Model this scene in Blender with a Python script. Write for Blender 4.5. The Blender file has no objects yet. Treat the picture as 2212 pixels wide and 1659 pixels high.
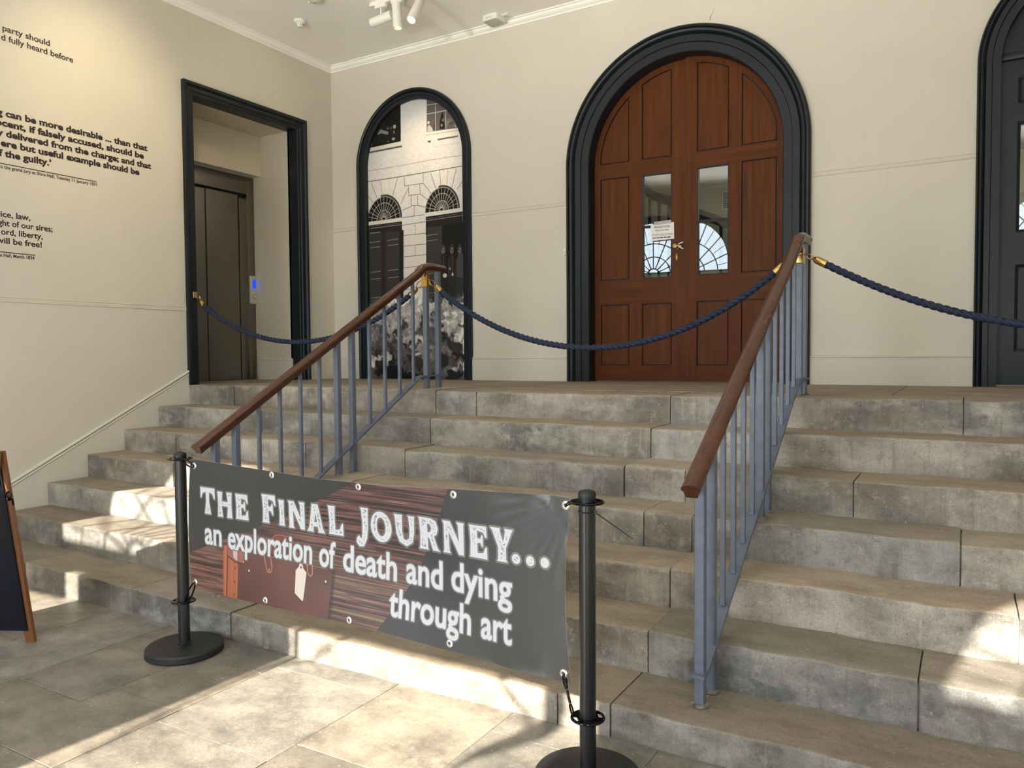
import bpy, bmesh, math, random
import numpy as np
from mathutils import Vector, Matrix

random.seed(7)
PI = math.pi
C = bpy.context.scene.collection

# ------------------------------------------------------------------ camera
cam = bpy.data.cameras.new('camera')
cam.sensor_fit = 'HORIZONTAL'; cam.sensor_width = 36.0; cam.lens = 36.0 * 1665.94 / 2212.0
cam.clip_start = 0.05; cam.clip_end = 200
cam_o = bpy.data.objects.new('camera', cam); C.objects.link(cam_o)
R_ = Vector((0.86159569, 0.50754021, -0.00746991)); U_ = Vector((-0.01317516, 0.03707251, 0.99922572))
F_ = Vector((-0.50742416, 0.86083016, -0.03862844))
mw = Matrix(((R_.x, U_.x, -F_.x, 5.91205), (R_.y, U_.y, -F_.y, -6.27034), (R_.z, U_.z, -F_.z, 1.43791), (0, 0, 0, 1)))
cam_o.matrix_world = mw
bpy.context.scene.camera = cam_o

# ------------------------------------------------------------------ world, sun, exposure
W = bpy.data.worlds.new('sky'); bpy.context.scene.world = W; W.use_nodes = True
wn = W.node_tree.nodes; bg = wn['Background']
bg.inputs[0].default_value = (0.84, 0.92, 1.0, 1); bg.inputs[1].default_value = 6.0
UPW = 620                                        # power of the added ceiling-washing fill uplights
SUN_T = 0.60                                     # tangent of the sun's height along the hall
sun = bpy.data.lights.new('sun', 'SUN'); sun.energy = 15.0; sun.color = (1.0, 0.90, 0.74); sun.angle = math.radians(0.53)
sun_o = bpy.data.objects.new('sun', sun); C.objects.link(sun_o)
sun_o.rotation_euler = Vector((0.061, 1.0, -SUN_T)).to_track_quat('-Z', 'Y').to_euler()
sun_o.location = (3.5, -14, 8)

def portal(x0, x1, z0, z1):                      # tells the renderer where daylight comes in; gives off nothing itself
    l = bpy.data.lights.new('daylight_portal', 'AREA'); l.shape = 'RECTANGLE'; l.size = x1 - x0; l.size_y = z1 - z0
    l.cycles.is_portal = True
    o = bpy.data.objects.new('daylight_portal', l); C.objects.link(o)
    o.location = ((x0 + x1) / 2, -8.12, (z0 + z1) / 2); o.rotation_euler = (PI / 2, 0, 0)
portal(2.9, 4.55, 0.0, 2.85); portal(0.42, 2.1, 2.9, 4.05); portal(5.55, 7.25, 2.9, 3.9); portal(6.2, 7.3, 0.0, 2.85); portal(0.40, 1.25, 0.0, 2.85)

sc = bpy.context.scene
sc.view_settings.view_transform = 'Standard'; sc.view_settings.look = 'None'
sc.view_settings.exposure = 0.55; sc.view_settings.gamma = 1.0
sc.view_settings.use_curve_mapping = False
try:
    sc.cycles.max_bounces = 10; sc.cycles.diffuse_bounces = 7; sc.cycles.glossy_bounces = 4; sc.cycles.transparent_max_bounces = 10
    sc.cycles.caustics_reflective = False; sc.cycles.caustics_refractive = False
    sc.cycles.sample_clamp_indirect = 6.0
except Exception: pass

# ------------------------------------------------------------------ materials
def new_mat(name):
    m = bpy.data.materials.new(name); m.use_nodes = True
    nt = m.node_tree; b = nt.nodes['Principled BSDF']
    return m, nt, b
def N(nt, t, **k):
    n = nt.nodes.new(t)
    for a, v in k.items(): setattr(n, a, v)
    return n
def lk(nt, a, b): nt.links.new(a, b)
def srgb(r, g, b):
    f = lambda c: (c / 255 / 12.92) if c / 255 <= 0.04045 else ((c / 255 + 0.055) / 1.055) ** 2.4
    return (f(r), f(g), f(b), 1)
def mixc(nt, fac, a, b, blend='MIX'):
    n = N(nt, 'ShaderNodeMix', data_type='RGBA', blend_type=blend)
    if hasattr(fac, 'links') or hasattr(fac, 'is_output'): lk(nt, fac, n.inputs[0])
    else: n.inputs[0].default_value = fac
    for s, v in ((n.inputs[6], a), (n.inputs[7], b)):
        if isinstance(v, tuple): s.default_value = v
        else: lk(nt, v, s)
    return n.outputs[2]
def ramp(nt, val, p0, p1, c0=(0, 0, 0, 1), c1=(1, 1, 1, 1)):
    r = N(nt, 'ShaderNodeValToRGB'); lk(nt, val, r.inputs[0])
    r.color_ramp.elements[0].position = p0; r.color_ramp.elements[1].position = p1
    r.color_ramp.elements[0].color = c0; r.color_ramp.elements[1].color = c1
    return r.outputs[0]
def noise(nt, vec, scale, detail=4, rough=0.55, out=0):
    n = N(nt, 'ShaderNodeTexNoise'); n.inputs['Scale'].default_value = scale; n.inputs['Detail'].default_value = detail
    n.inputs['Roughness'].default_value = rough; lk(nt, vec, n.inputs['Vector'])
    return n.outputs[out]
def pos(nt, sx=1, sy=1, sz=1):
    g = N(nt, 'ShaderNodeNewGeometry'); m = N(nt, 'ShaderNodeMapping'); m.inputs['Scale'].default_value = (sx, sy, sz)
    lk(nt, g.outputs['Position'], m.inputs['Vector']); return m.outputs[0]
def bump(nt, b, height, strength=0.2, dist=0.01):
    n = N(nt, 'ShaderNodeBump'); n.inputs['Strength'].default_value = strength; n.inputs['Distance'].default_value = dist
    lk(nt, height, n.inputs['Height']); lk(nt, n.outputs[0], b.inputs['Normal'])
def simple(name, col, rough=0.5, metal=0.0, var=0.08, scale=14.0, bmp=0.0, bscale=60.0, spec=0.5):
    m, nt, b = new_mat(name); p = pos(nt)
    dark = tuple(c * (1 - var) for c in col[:3]) + (1,); lite = tuple(min(1, c * (1 + var)) for c in col[:3]) + (1,)
    f = ramp(nt, noise(nt, p, scale, 4), 0.35, 0.65)
    lk(nt, mixc(nt, f, dark, lite), b.inputs['Base Color'])
    b.inputs['Roughness'].default_value = rough; b.inputs['Metallic'].default_value = metal
    b.inputs['Specular IOR Level'].default_value = spec
    if bmp: bump(nt, b, noise(nt, p, bscale, 3), bmp, 0.003)
    return m

M = {}
def paint_mat(name, col, smudge=0.0):
    m, nt, b = new_mat(name); p = pos(nt)
    f = ramp(nt, noise(nt, p, 1.3, 5, 0.6), 0.3, 0.7)
    c = mixc(nt, f, tuple(x * 0.965 for x in col[:3]) + (1,), tuple(min(1, x * 1.03) for x in col[:3]) + (1,))
    if smudge:
        f2 = ramp(nt, noise(nt, pos(nt, 9, 9, 3), 0.9, 7, 0.7), 0.60, 0.80)
        sm = N(nt, 'ShaderNodeMath', operation='MULTIPLY'); lk(nt, f2, sm.inputs[0]); sm.inputs[1].default_value = smudge
        c = mixc(nt, sm.outputs[0], c, tuple(x * 0.72 for x in col[:3]) + (1,))
    lk(nt, c, b.inputs['Base Color']); b.inputs['Roughness'].default_value = 0.62; b.inputs['Specular IOR Level'].default_value = 0.3
    h = noise(nt, p, 5.0, 6, 0.5); bump(nt, b, h, 0.12, 0.02)
    return m
M['wall'] = paint_mat('wall_paint', (0.635, 0.597, 0.510, 1), 0.35)
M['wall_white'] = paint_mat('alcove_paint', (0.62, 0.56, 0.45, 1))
M['ceiling'] = paint_mat('ceiling_paint', (0.93, 0.915, 0.87, 1))
M['cornice'] = paint_mat('cornice_paint', (0.92, 0.905, 0.84, 1))
M['navy'] = simple('dark_navy_paint', (0.0080, 0.0125, 0.0165, 1), 0.42, 0, 0.12, 6, 0.05, 30, 0.32)
M['railgrey'] = simple('blue_grey_metal_paint', (0.108, 0.132, 0.180, 1), 0.45, 0.0, 0.10, 25, 0.08, 80)
M['brass'] = simple('polished_brass', (0.55, 0.36, 0.12, 1), 0.22, 1.0, 0.15, 40)
M['bronze'] = simple('dull_bronze', (0.30, 0.17, 0.07, 1), 0.35, 0.9, 0.2, 40)
M['black'] = simple('black_powder_coat', (0.008, 0.0088, 0.011, 1), 0.33, 0.0, 0.1, 40, 0.03, 200)
M['blackgloss'] = simple('black_gloss_metal', (0.02, 0.02, 0.022, 1), 0.12, 0.85, 0.1)
M['baseplastic'] = simple('black_base_plastic', (0.009, 0.0098, 0.012, 1), 0.5, 0.0, 0.25, 9, 0.04, 120)
M['white'] = simple('white_plastic', (0.78, 0.76, 0.70, 1), 0.4, 0, 0.03)
M['greyplastic'] = simple('grey_plastic', (0.50, 0.48, 0.42, 1), 0.5, 0, 0.03)
M['darkslot'] = simple('dark_slot', (0.02, 0.02, 0.02, 1), 0.7)
M['ink'] = simple('dark_brown_vinyl', (0.020, 0.013, 0.012, 1), 0.5, 0, 0.05)
M['paper'] = simple('white_paper', (0.82, 0.82, 0.80, 1), 0.7, 0, 0.02)
M['inkblack'] = simple('black_print', (0.03, 0.03, 0.035, 1), 0.6)
M['tape'] = simple('clear_tape', (0.40, 0.40, 0.38, 1), 0.3)
M['eyelet'] = simple('nickel_eyelet', (0.62, 0.60, 0.55, 1), 0.3, 0.8, 0.1, 60)
M['orangewood'] = None
M['chalk'] = simple('chalkboard_black', (0.007, 0.0085, 0.013, 1), 0.38, 0, 0.15, 5, 0, 60, .2)
M['holder'] = simple('grey_poster_holder', (0.12, 0.14, 0.12, 1), 0.4)
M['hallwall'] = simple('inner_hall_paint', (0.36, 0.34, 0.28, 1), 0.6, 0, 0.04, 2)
M['street'] = simple('street_paving', (0.78, 0.75, 0.68, 1), 0.8, 0, 0.1, 3)

def wood_mat(name, dark, lite, rough, axis='z', spec=0.5, ring=1.0):
    m, nt, b = new_mat(name)
    sc_ = {'z': (22, 22, 1.1), 'x': (1.1, 22, 22), 'y': (22, 1.4, 22)}[axis]
    p = pos(nt, *sc_)
    n1 = noise(nt, p, 1.2, 6, 0.6); n2 = noise(nt, pos(nt, *[s * 5 for s in sc_]), 1.0, 3, 0.6); n3 = noise(nt, pos(nt), 1.6, 3)
    f = ramp(nt, n1, 0.30, 0.72)
    c = mixc(nt, f, dark, lite)
    c = mixc(nt, ramp(nt, n2, 0.5, 0.75, (0, 0, 0, 1), (0.35, 0.35, 0.35, 1)), c, tuple(x * 0.45 for x in dark[:3]) + (1,))
    c = mixc(nt, ramp(nt, n3, 0.35, 0.7), c, tuple(x * 0.62 for x in lite[:3]) + (1,))
    lk(nt, c, b.inputs['Base Color'])
    b.inputs['Roughness'].default_value = rough; b.inputs['Specular IOR Level'].default_value = spec
    bump(nt, b, n2, 0.08, 0.002)
    return m
M['oak'] = wood_mat('red_oak_varnish', (0.062, 0.0175, 0.0045, 1), (0.150, 0.046, 0.0110, 1), 0.45, 'z', 0.12)
M['oakrail'] = wood_mat('red_oak_varnish_cross_grain', (0.062, 0.0175, 0.0045, 1), (0.145, 0.045, 0.0110, 1), 0.45, 'x', 0.12)
M['oakgap'] = simple('dark_oak_groove', (0.010, 0.004, 0.003, 1), 0.6)
M['handrail'] = wood_mat('mahogany_handrail', (0.040, 0.0130, 0.0062, 1), (0.105, 0.036, 0.0165, 1), 0.27, 'y', 0.5)
M['orangewood'] = wood_mat('orange_pine_frame', (0.16, 0.055, 0.018, 1), (0.33, 0.13, 0.045, 1), 0.42)

def steel_mat():
    m, nt, b = new_mat('brushed_steel'); p = pos(nt, 60, 60, 0.8)
    f = ramp(nt, noise(nt, p, 2.0, 4), 0.3, 0.7)
    lk(nt, mixc(nt, f, (0.225, 0.208, 0.180, 1), (0.242, 0.224, 0.195, 1)), b.inputs['Base Color'])
    b.inputs['Metallic'].default_value = 1.0; b.inputs['Roughness'].default_value = 0.36
    return m
M['steel'] = steel_mat()

def glass_mat(name, tint=(1, 1, 1, 1), ior=1.5, boost=1.0, wav=0.0):
    m = bpy.data.materials.new(name); m.use_nodes = True; nt = m.node_tree; nt.nodes.clear()
    out = N(nt, 'ShaderNodeOutputMaterial'); mx = N(nt, 'ShaderNodeMixShader'); t = N(nt, 'ShaderNodeBsdfTransparent'); g = N(nt, 'ShaderNodeBsdfGlossy')
    t.inputs[0].default_value = tint; g.inputs['Roughness'].default_value = 0.0
    fr = N(nt, 'ShaderNodeFresnel'); fr.inputs['IOR'].default_value = ior
    ml = N(nt, 'ShaderNodeMath', operation='MULTIPLY', use_clamp=True); lk(nt, fr.outputs[0], ml.inputs[0]); ml.inputs[1].default_value = boost
    lk(nt, ml.outputs[0], mx.inputs[0]); lk(nt, t.outputs[0], mx.inputs[1]); lk(nt, g.outputs[0], mx.inputs[2]); lk(nt, mx.outputs[0], out.inputs[0])
    if wav:
        bn = N(nt, 'ShaderNodeBump'); bn.inputs['Strength'].default_value = wav; bn.inputs['Distance'].default_value = 0.002
        lk(nt, noise(nt, pos(nt), 3.0, 2), bn.inputs['Height']); lk(nt, bn.outputs[0], g.inputs['Normal'])
    return m
M['glass'] = glass_mat('door_glass', (0.88, 0.92, 0.9, 1), 1.52, 2.0, 0.03)   # two faces of a pane reflect
M['fanglass'] = glass_mat('old_fanlight_glass', (0.93, 0.96, 1.0, 1), 1.5, 1.0)

def stone_mat(name, top, rise, dark, top_dark, rough=0.75, floor=False):
    """worn limestone: brown trodden faces, grey risers with blotches, light flecks, pits and dirt stains"""
    m, nt, b = new_mat(name)
    p = pos(nt); sc4 = lambda c, k: tuple(min(1, x * k) for x in c[:3]) + (1,)
    g = N(nt, 'ShaderNodeNewGeometry'); sx = N(nt, 'ShaderNodeSeparateXYZ'); lk(nt, g.outputs['True Normal'], sx.inputs[0])
    upf = ramp(nt, sx.outputs['Z'], 0.45, 0.85)
    att = N(nt, 'ShaderNodeAttribute'); att.attribute_name = 'tint'
    big = noise(nt, p, 1.9, 7, 0.66); med = noise(nt, p, 10.0, 9, 0.72); fine = noise(nt, p, 70.0, 6, 0.75); grain = noise(nt, p, 190.0, 3, 0.7)
    streak = noise(nt, pos(nt, 42, 42, 3.0), 1.0, 6, 0.7); hor = noise(nt, pos(nt, 4.5, 5.5, 5.5) if floor else pos(nt, 3.0, 8, 8), 1.0, 9, 0.70); soft = noise(nt, pos(nt, 3.1, 3.1, 6.5), 1.0, 4, 0.6)
    c = mixc(nt, ramp(nt, big, 0.40, 0.62), dark, rise)
    c = mixc(nt, ramp(nt, soft, 0.50, 0.72, (0, 0, 0, 1), (0.8, 0.8, 0.8, 1)), c, sc4(rise, 1.32))
    c = mixc(nt, ramp(nt, soft, 0.28, 0.44, (0.7, 0.7, 0.7, 1), (0, 0, 0, 1)), c, (dark[0] * 1.05, dark[1] * 0.92, dark[2] * 0.72, 1))
    c = mixc(nt, ramp(nt, streak, 0.55, 0.78, (0, 0, 0, 1), (0.55, 0.55, 0.55, 1)), c, sc4(dark, 0.55))
    c = mixc(nt, ramp(nt, streak, 0.24, 0.42, (0.4, 0.4, 0.4, 1), (0, 0, 0, 1)), c, sc4(rise, 1.5))
    c = mixc(nt, ramp(nt, med, 0.55, 0.72, (0, 0, 0, 1), (0.6, 0.6, 0.6, 1)), c, sc4(rise, 1.55))
    c = mixc(nt, ramp(nt, med, 0.30, 0.44, (0.65, 0.65, 0.65, 1), (0, 0, 0, 1)), c, sc4(dark, 0.62))
    t = mixc(nt, ramp(nt, hor, 0.36, 0.64), top_dark, top)
    t = mixc(nt, ramp(nt, big, 0.52, 0.72, (0, 0, 0, 1), (0.5, 0.5, 0.5, 1)), t, sc4(top, 1.22))
    t = mixc(nt, ramp(nt, med, 0.54, 0.74, (0, 0, 0, 1), (0.5, 0.5, 0.5, 1)), t, sc4(top, 1.40))
    t = mixc(nt, ramp(nt, med, 0.28, 0.42, (0.6, 0.6, 0.6, 1), (0, 0, 0, 1)), t, sc4(top_dark, 0.62))
    c = mixc(nt, upf, c, t)
    fl = N(nt, 'ShaderNodeTexVoronoi'); fl.inputs['Scale'].default_value = 30.0; lk(nt, p, fl.inputs['Vector'])
    pick = N(nt, 'ShaderNodeSeparateColor'); lk(nt, fl.outputs['Color'], pick.inputs[0])
    fm = N(nt, 'ShaderNodeMath', operation='MULTIPLY'); lk(nt, ramp(nt, fl.outputs['Distance'], 0.05, 0.16, (0.8, 0.8, 0.8, 1), (0, 0, 0, 1)), fm.inputs[0]); lk(nt, ramp(nt, pick.outputs[0], 0.62, 0.66), fm.inputs[1])
    c = mixc(nt, fm.outputs[0], c, (0.60, 0.56, 0.49, 1))
    c = mixc(nt, ramp(nt, fine, 0.58, 0.70, (0, 0, 0, 1), (0.45, 0.45, 0.45, 1)), c, (0.62, 0.58, 0.51, 1))
    c = mixc(nt, ramp(nt, fine, 0.30, 0.42, (0.6, 0.6, 0.6, 1), (0, 0, 0, 1)), c, (0.05, 0.042, 0.033, 1))
    c = mixc(nt, ramp(nt, grain, 0.35, 0.65, (0.35, 0.35, 0.35, 1), (0, 0, 0, 1)), c, (0.07, 0.06, 0.048, 1))
    c = mixc(nt, 1.0, c, att.outputs['Color'], 'MULTIPLY')
    lk(nt, c, b.inputs['Base Color'])
    rr = N(nt, 'ShaderNodeMapRange'); lk(nt, med, rr.inputs[0]); rr.inputs[3].default_value = rough - 0.2; rr.inputs[4].default_value = rough + 0.15
    lk(nt, rr.outputs[0], b.inputs['Roughness'])
    ad = N(nt, 'ShaderNodeMath', operation='ADD'); lk(nt, med, ad.inputs[0]); lk(nt, fine, ad.inputs[1])
    bump(nt, b, ad.outputs[0], 0.45 if not floor else 0.25, 0.006)
    return m
M['step'] = stone_mat('limestone_step', (0.400, 0.345, 0.268, 1), (0.425, 0.403, 0.360, 1), (0.160, 0.150, 0.133, 1), (0.262, 0.214, 0.160, 1))
M['flag'] = stone_mat('limestone_flag', (0.320, 0.292, 0.245, 1), (0.30, 0.26, 0.20, 1), (0.14, 0.12, 0.09, 1), (0.130, 0.122, 0.110, 1), 0.42, True)
M['mortar'] = simple('pale_mortar', (0.42, 0.39, 0.33, 1), 0.9, 0, 0.3, 20)
M['joint'] = simple('grey_joint_mortar', (0.15, 0.135, 0.11, 1), 0.9, 0, 0.6, 30)
M['rope'] = simple('navy_rope', (0.009, 0.017, 0.045, 1), 0.6, 0, 0.25, 120, 0.3, 260, 0.35)

def emit_mat(name, col, strength):
    m = bpy.data.materials.new(name); m.use_nodes = True; nt = m.node_tree; nt.nodes.clear()
    e = N(nt, 'ShaderNodeEmission'); e.inputs[0].default_value = col; e.inputs[1].default_value = strength
    o = N(nt, 'ShaderNodeOutputMaterial'); lk(nt, e.outputs[0], o.inputs[0]); return m
M['bluescreen'] = emit_mat('lit_blue_display', (0.01, 0.05, 1.0, 1), 1.2)
M['lampface'] = emit_mat('lit_lamp_lens', (1.0, 0.86, 0.58, 1), 1.6)
M['opal'] = glass_mat('opal_globe_glass', (1, .97, .92, 1), 1.45, .6)
M['greenled'] = emit_mat('green_led', (0.5, 1.0, 0.6, 1), 1.2)

# ------------------------------------------------------------------ helpers: objects
def wloc(o):
    v = Vector((0, 0, 0))
    while o is not None: v += o.location; o = o.parent
    return v
def obj(name, bm, m, parent=None, smooth=40, loc=None):
    me = bpy.data.meshes.new(name)
    off = wloc(parent) if parent is not None else Vector((0, 0, 0))
    if loc is not None: off = off + (Vector(loc) - off)
    bm.normal_update(); bm.to_mesh(me); bm.free()
    if off.length: me.transform(Matrix.Translation(-off))
    for mm in (m if isinstance(m, (list, tuple)) else [m]): me.materials.append(mm)
    if smooth:
        me.polygons.foreach_set('use_smooth', [True] * len(me.polygons)); me.set_sharp_from_angle(angle=math.radians(smooth))
    o = bpy.data.objects.new(name, me); C.objects.link(o)
    if parent is not None:
        o.parent = parent
        if loc is not None: o.location = Vector(loc) - wloc(parent)
    elif loc is not None: o.location = loc
    return o
def thing(name, label, cat, loc=(0, 0, 0), group=None, kind=None):
    o = bpy.data.objects.new(name, None); o.empty_display_size = 0.1; C.objects.link(o); o.location = loc
    tag(o, label, cat, group, kind); return o
def tag(o, label, cat, group=None, kind=None):
    o['label'] = label; o['category'] = cat
    if group: o['group'] = group
    if kind: o['kind'] = kind
    return o
def struct(name, bm, m, label, cat, smooth=30):
    return tag(obj(name, bm, m, None, smooth), label, cat, None, 'structure')
def dup(root, delta, label):
    r = root.copy(); C.objects.link(r); r.location = root.location + Vector(delta); r['label'] = label
    for ch in list(root.children):
        c = ch.copy(); C.objects.link(c); c.parent = r
        for g in list(ch.children):
            d = g.copy(); C.objects.link(d); d.parent = c
    return r

# ------------------------------------------------------------------ helpers: shapes
def BM(): return bmesh.new()
def box(bm, x0, x1, y0, y1, z0, z1, bev=0.0, seg=2):
    b = bmesh.new() if bev else bm
    v = [b.verts.new((x, y, z)) for x in (x0, x1) for y in (y0, y1) for z in (z0, z1)]
    for f in ((0, 1, 3, 2), (4, 6, 7, 5), (0, 4, 5, 1), (2, 3, 7, 6), (0, 2, 6, 4), (1, 5, 7, 3)): b.faces.new([v[i] for i in f])
    if bev:
        bmesh.ops.bevel(b, geom=list(b.edges), offset=bev, segments=seg, profile=0.5, affect='EDGES')
        join(bm, b)
    return bm
def join(bm, b, mtx=None):
    mp = {}
    for v in b.verts: mp[v] = bm.verts.new(mtx @ v.co if mtx else v.co)
    for f in b.faces:
        try: bm.faces.new([mp[v] for v in f.verts])
        except ValueError: pass
    b.free(); return bm
def frame_at(p, d, up=Vector((0, 0, 1))):
    d = Vector(d).normalized()
    if abs(d.dot(up)) > 0.98: up = Vector((0, 1, 0))
    s = d.cross(up).normalized(); u = s.cross(d)
    return s, u
def loft(bm, rings, closed=False, caps=True):
    rv = [[bm.verts.new(p) for p in r] for r in rings]; n = len(rv[0])
    m = len(rv)
    for i in range(m if closed else m - 1):
        a, b = rv[i], rv[(i + 1) % m]
        for j in range(n):
            bm.faces.new((a[j], a[(j + 1) % n], b[(j + 1) % n], b[j]))
    if caps and not closed:
        bm.faces.new(rv[0][::-1]); bm.faces.new(rv[-1])
    bmesh.ops.recalc_face_normals(bm, faces=bm.faces[:])
    return bm
def tube(bm, pts, r, n=10, closed=False, caps=True):
    pts = [Vector(p) for p in pts]; rings = []; m = len(pts); b = bmesh.new()
    for i, p in enumerate(pts):
        if closed: d = pts[(i + 1) % m] - pts[i - 1]
        else: d = pts[min(i + 1, m - 1)] - pts[max(i - 1, 0)]
        s, u = frame_at(p, d); rr = r[i] if isinstance(r, (list, tuple)) else r
        rings.append([p + s * (rr * math.cos(2 * PI * k / n)) + u * (rr * math.sin(2 * PI * k / n)) for k in range(n)])
    loft(b, rings, closed, caps); return join(bm, b)
def lathe(bm, prof, c, n=40, axis=None):
    """prof: (r, h) pairs from the axis outward and back; axis default +z"""
    b = bmesh.new(); c = Vector(c); ax = Vector(axis).normalized() if axis else Vector((0, 0, 1))
    s, u = frame_at(c, ax, Vector((0, 1, 0)) if abs(ax.z) > 0.9 else Vector((0, 0, 1)))
    rings = []
    for r, h in prof:
        r = max(r, 1e-5); rings.append([c + ax * h + s * (r * math.cos(2 * PI * k / n)) + u * (r * math.sin(2 * PI * k / n)) for k in range(n)])
    loft(b, rings, False, True); bmesh.ops.remove_doubles(b, verts=b.verts[:], dist=2e-5); return join(bm, b)
def plate(bm, outline, holes, fn, t0, t1):
    """flat shape with holes, given depth; fn maps (a, b, t) to space"""
    b = bmesh.new(); edges = []
    for lp in [outline] + list(holes):
        vs = [b.verts.new((p[0], p[1], 0)) for p in lp]
        edges += [b.edges.new((vs[i], vs[(i + 1) % len(vs)])) for i in range(len(vs))]
    bmesh.ops.triangle_fill(b, use_beauty=True, use_dissolve=False, edges=edges)
    r = bmesh.ops.extrude_face_region(b, geom=b.faces[:])
    for v in [g for g in r['geom'] if isinstance(g, bmesh.types.BMVert)]: v.co.z = 1.0
    bmesh.ops.dissolve_limit(b, angle_limit=0.002, verts=b.verts[:], edges=b.edges[:])
    bmesh.ops.triangulate(b, faces=[f for f in b.faces if len(f.verts) > 4])
    for v in b.verts: v.co = Vector(fn(v.co.x, v.co.y, t0 if v.co.z < 0.5 else t1))
    bmesh.ops.recalc_face_normals(b, faces=b.faces[:])
    return join(bm, b)
def sweep(bm, path, prof, fn, closed_prof=True, caps=True):
    """run a moulding profile (offset to the left of travel, projection) along a 2-D path with mitred corners"""
    P = [Vector((p[0], p[1])) for p in path]; rings = []
    for i, p in enumerate(P):
        d0 = (P[i] - P[i - 1]).normalized() if i > 0 else None
        d1 = (P[i + 1] - P[i]).normalized() if i < len(P) - 1 else None
        d0 = d0 or d1; d1 = d1 or d0
        n0 = Vector((-d0.y, d0.x)); n1 = Vector((-d1.y, d1.x)); mi = (n0 + n1).normalized(); k = 1.0 / max(0.3, mi.dot(n0))
        rings.append([fn(p.x + mi.x * k * o, p.y + mi.y * k * o, t) for o, t in prof])
    b = bmesh.new(); loft(b, rings, False, caps); return join(bm, b)
def arch(cx, z0, zs, r, n=40):
    return [(cx - r, z0), (cx - r, zs)] + [(cx - r * math.cos(PI * i / n), zs + r * math.sin(PI * i / n)) for i in range(1, n)] + [(cx + r, zs), (cx + r, z0)]
XZ = lambda a, b, t: (a, t, b)               # t = y
YZ = lambda a, b, t: (t, a, b)               # t = x
XY = lambda a, b, t: (a, b, t)
def bez(p0, p1, p2, n=8): return [tuple((1 - t) ** 2 * a + 2 * t * (1 - t) * b + t * t * c for a, b, c in zip(p0, p1, p2)) for t in [i / n for i in range(n + 1)]]

# ------------------------------------------------------------------ helpers: prints drawn in code
def pmask(pts, w, h, ss=2):
    """anti-aliased polygon coverage; pts in pixels, y down; returns (mask, y0, x0)"""
    p = np.array(pts, float); x0 = max(0, int(p[:, 0].min()) - 1); x1 = min(w, int(p[:, 0].max()) + 2); y0 = max(0, int(p[:, 1].min()) - 1); y1 = min(h, int(p[:, 1].max()) + 2)
    if x1 <= x0 or y1 <= y0: return None
    X = x0 + (np.arange((x1 - x0) * ss) + 0.5) / ss; Y = y0 + (np.arange((y1 - y0) * ss) + 0.5) / ss
    ins = np.zeros((len(Y), len(X)), bool); q = np.roll(p, -1, 0)
    for (ax, ay), (bx, by) in zip(p, q):
        if ay == by: continue
        rows = (ay > Y) != (by > Y)
        xi = (bx - ax) * (Y[rows] - ay) / (by - ay) + ax
        ins[rows] ^= X[None, :] < xi[:, None]
    return ins.reshape(y1 - y0, ss, x1 - x0, ss).mean((1, 3)), y0, x0
def fillp(img, pts, col, a=1.0):
    r = pmask(pts, img.shape[1], img.shape[0])
    if r is None: return
    m, y0, x0 = r; m = (m * a)[..., None]; s = img[y0:y0 + m.shape[0], x0:x0 + m.shape[1]]
    s[:] = s * (1 - m) + np.array(col) * m
def linep(img, pts, wd, col, a=1.0):
    for (ax, ay), (bx, by) in zip(pts[:-1], pts[1:]):
        L = math.hypot(bx - ax, by - ay) or 1; nx, ny = -(by - ay) / L * wd / 2, (bx - ax) / L * wd / 2
        fillp(img, [(ax + nx, ay + ny), (bx + nx, by + ny), (bx - nx, by - ny), (ax - nx, ay - ny)], col, a)
def ellp(img, cx, cy, rx, ry, col, a=1.0):
    fillp(img, [(cx + rx * math.cos(t), cy + ry * math.sin(t)) for t in np.linspace(0, 2 * PI, 28, endpoint=False)], col, a)
def vnoise(h, w, cell, rng):
    if isinstance(cell, (int, float)): cell = (cell, cell)
    gh, gw = int(h / cell[0]) + 3, int(w / cell[1]) + 3; g = rng.random((gh, gw))
    y = np.arange(h) / cell[0]; x = np.arange(w) / cell[1]; yi = y.astype(int); xi = x.astype(int); fy = (y - yi)[:, None]; fx = (x - xi)[None]
    fy = fy * fy * (3 - 2 * fy); fx = fx * fx * (3 - 2 * fx)
    return (g[yi][:, xi] * (1 - fy) * (1 - fx) + g[yi + 1][:, xi] * fy * (1 - fx) + g[yi][:, xi + 1] * (1 - fy) * fx + g[yi + 1][:, xi + 1] * fy * fx)
def dilate(m, r):
    o = m.copy()
    for dy in range(-r, r + 1):
        for dx in range(-r, r + 1):
            if dx * dx + dy * dy <= r * r + 1 and (dx or dy):
                o = np.maximum(o, np.roll(np.roll(m, dy, 0), dx, 1))
    return o
def blur(a, r):
    k = 2 * r + 1
    for ax in (0, 1):
        c = np.cumsum(np.concatenate([np.repeat(np.take(a, [0], ax), r + 1, ax), a, np.repeat(np.take(a, [-1], ax), r, ax)], ax), ax)
        a = (np.take(c, range(k, c.shape[ax]), ax) - np.take(c, range(0, c.shape[ax] - k), ax)) / k
    return a
def to_image(name, img):
    h, w = img.shape[:2]; im = bpy.data.images.new(name, w, h, alpha=False)
    px = np.ones((h, w, 4), np.float32); px[..., :3] = np.clip(img[::-1], 0, 1); im.pixels.foreach_set(px.ravel()); im.update(); im.pack(); return im
def print_mat(name, im, rough, spec=0.5, bmp=0.0):
    m, nt, b = new_mat(name); t = N(nt, 'ShaderNodeTexImage'); t.image = im; t.extension = 'EXTEND'
    uv = N(nt, 'ShaderNodeUVMap'); lk(nt, uv.outputs[0], t.inputs[0]); lk(nt, t.outputs[0], b.inputs['Base Color'])
    b.inputs['Roughness'].default_value = rough; b.inputs['Specular IOR Level'].default_value = spec
    if bmp: bump(nt, b, noise(nt, pos(nt), 14, 3), bmp, 0.004)
    return m
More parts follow.
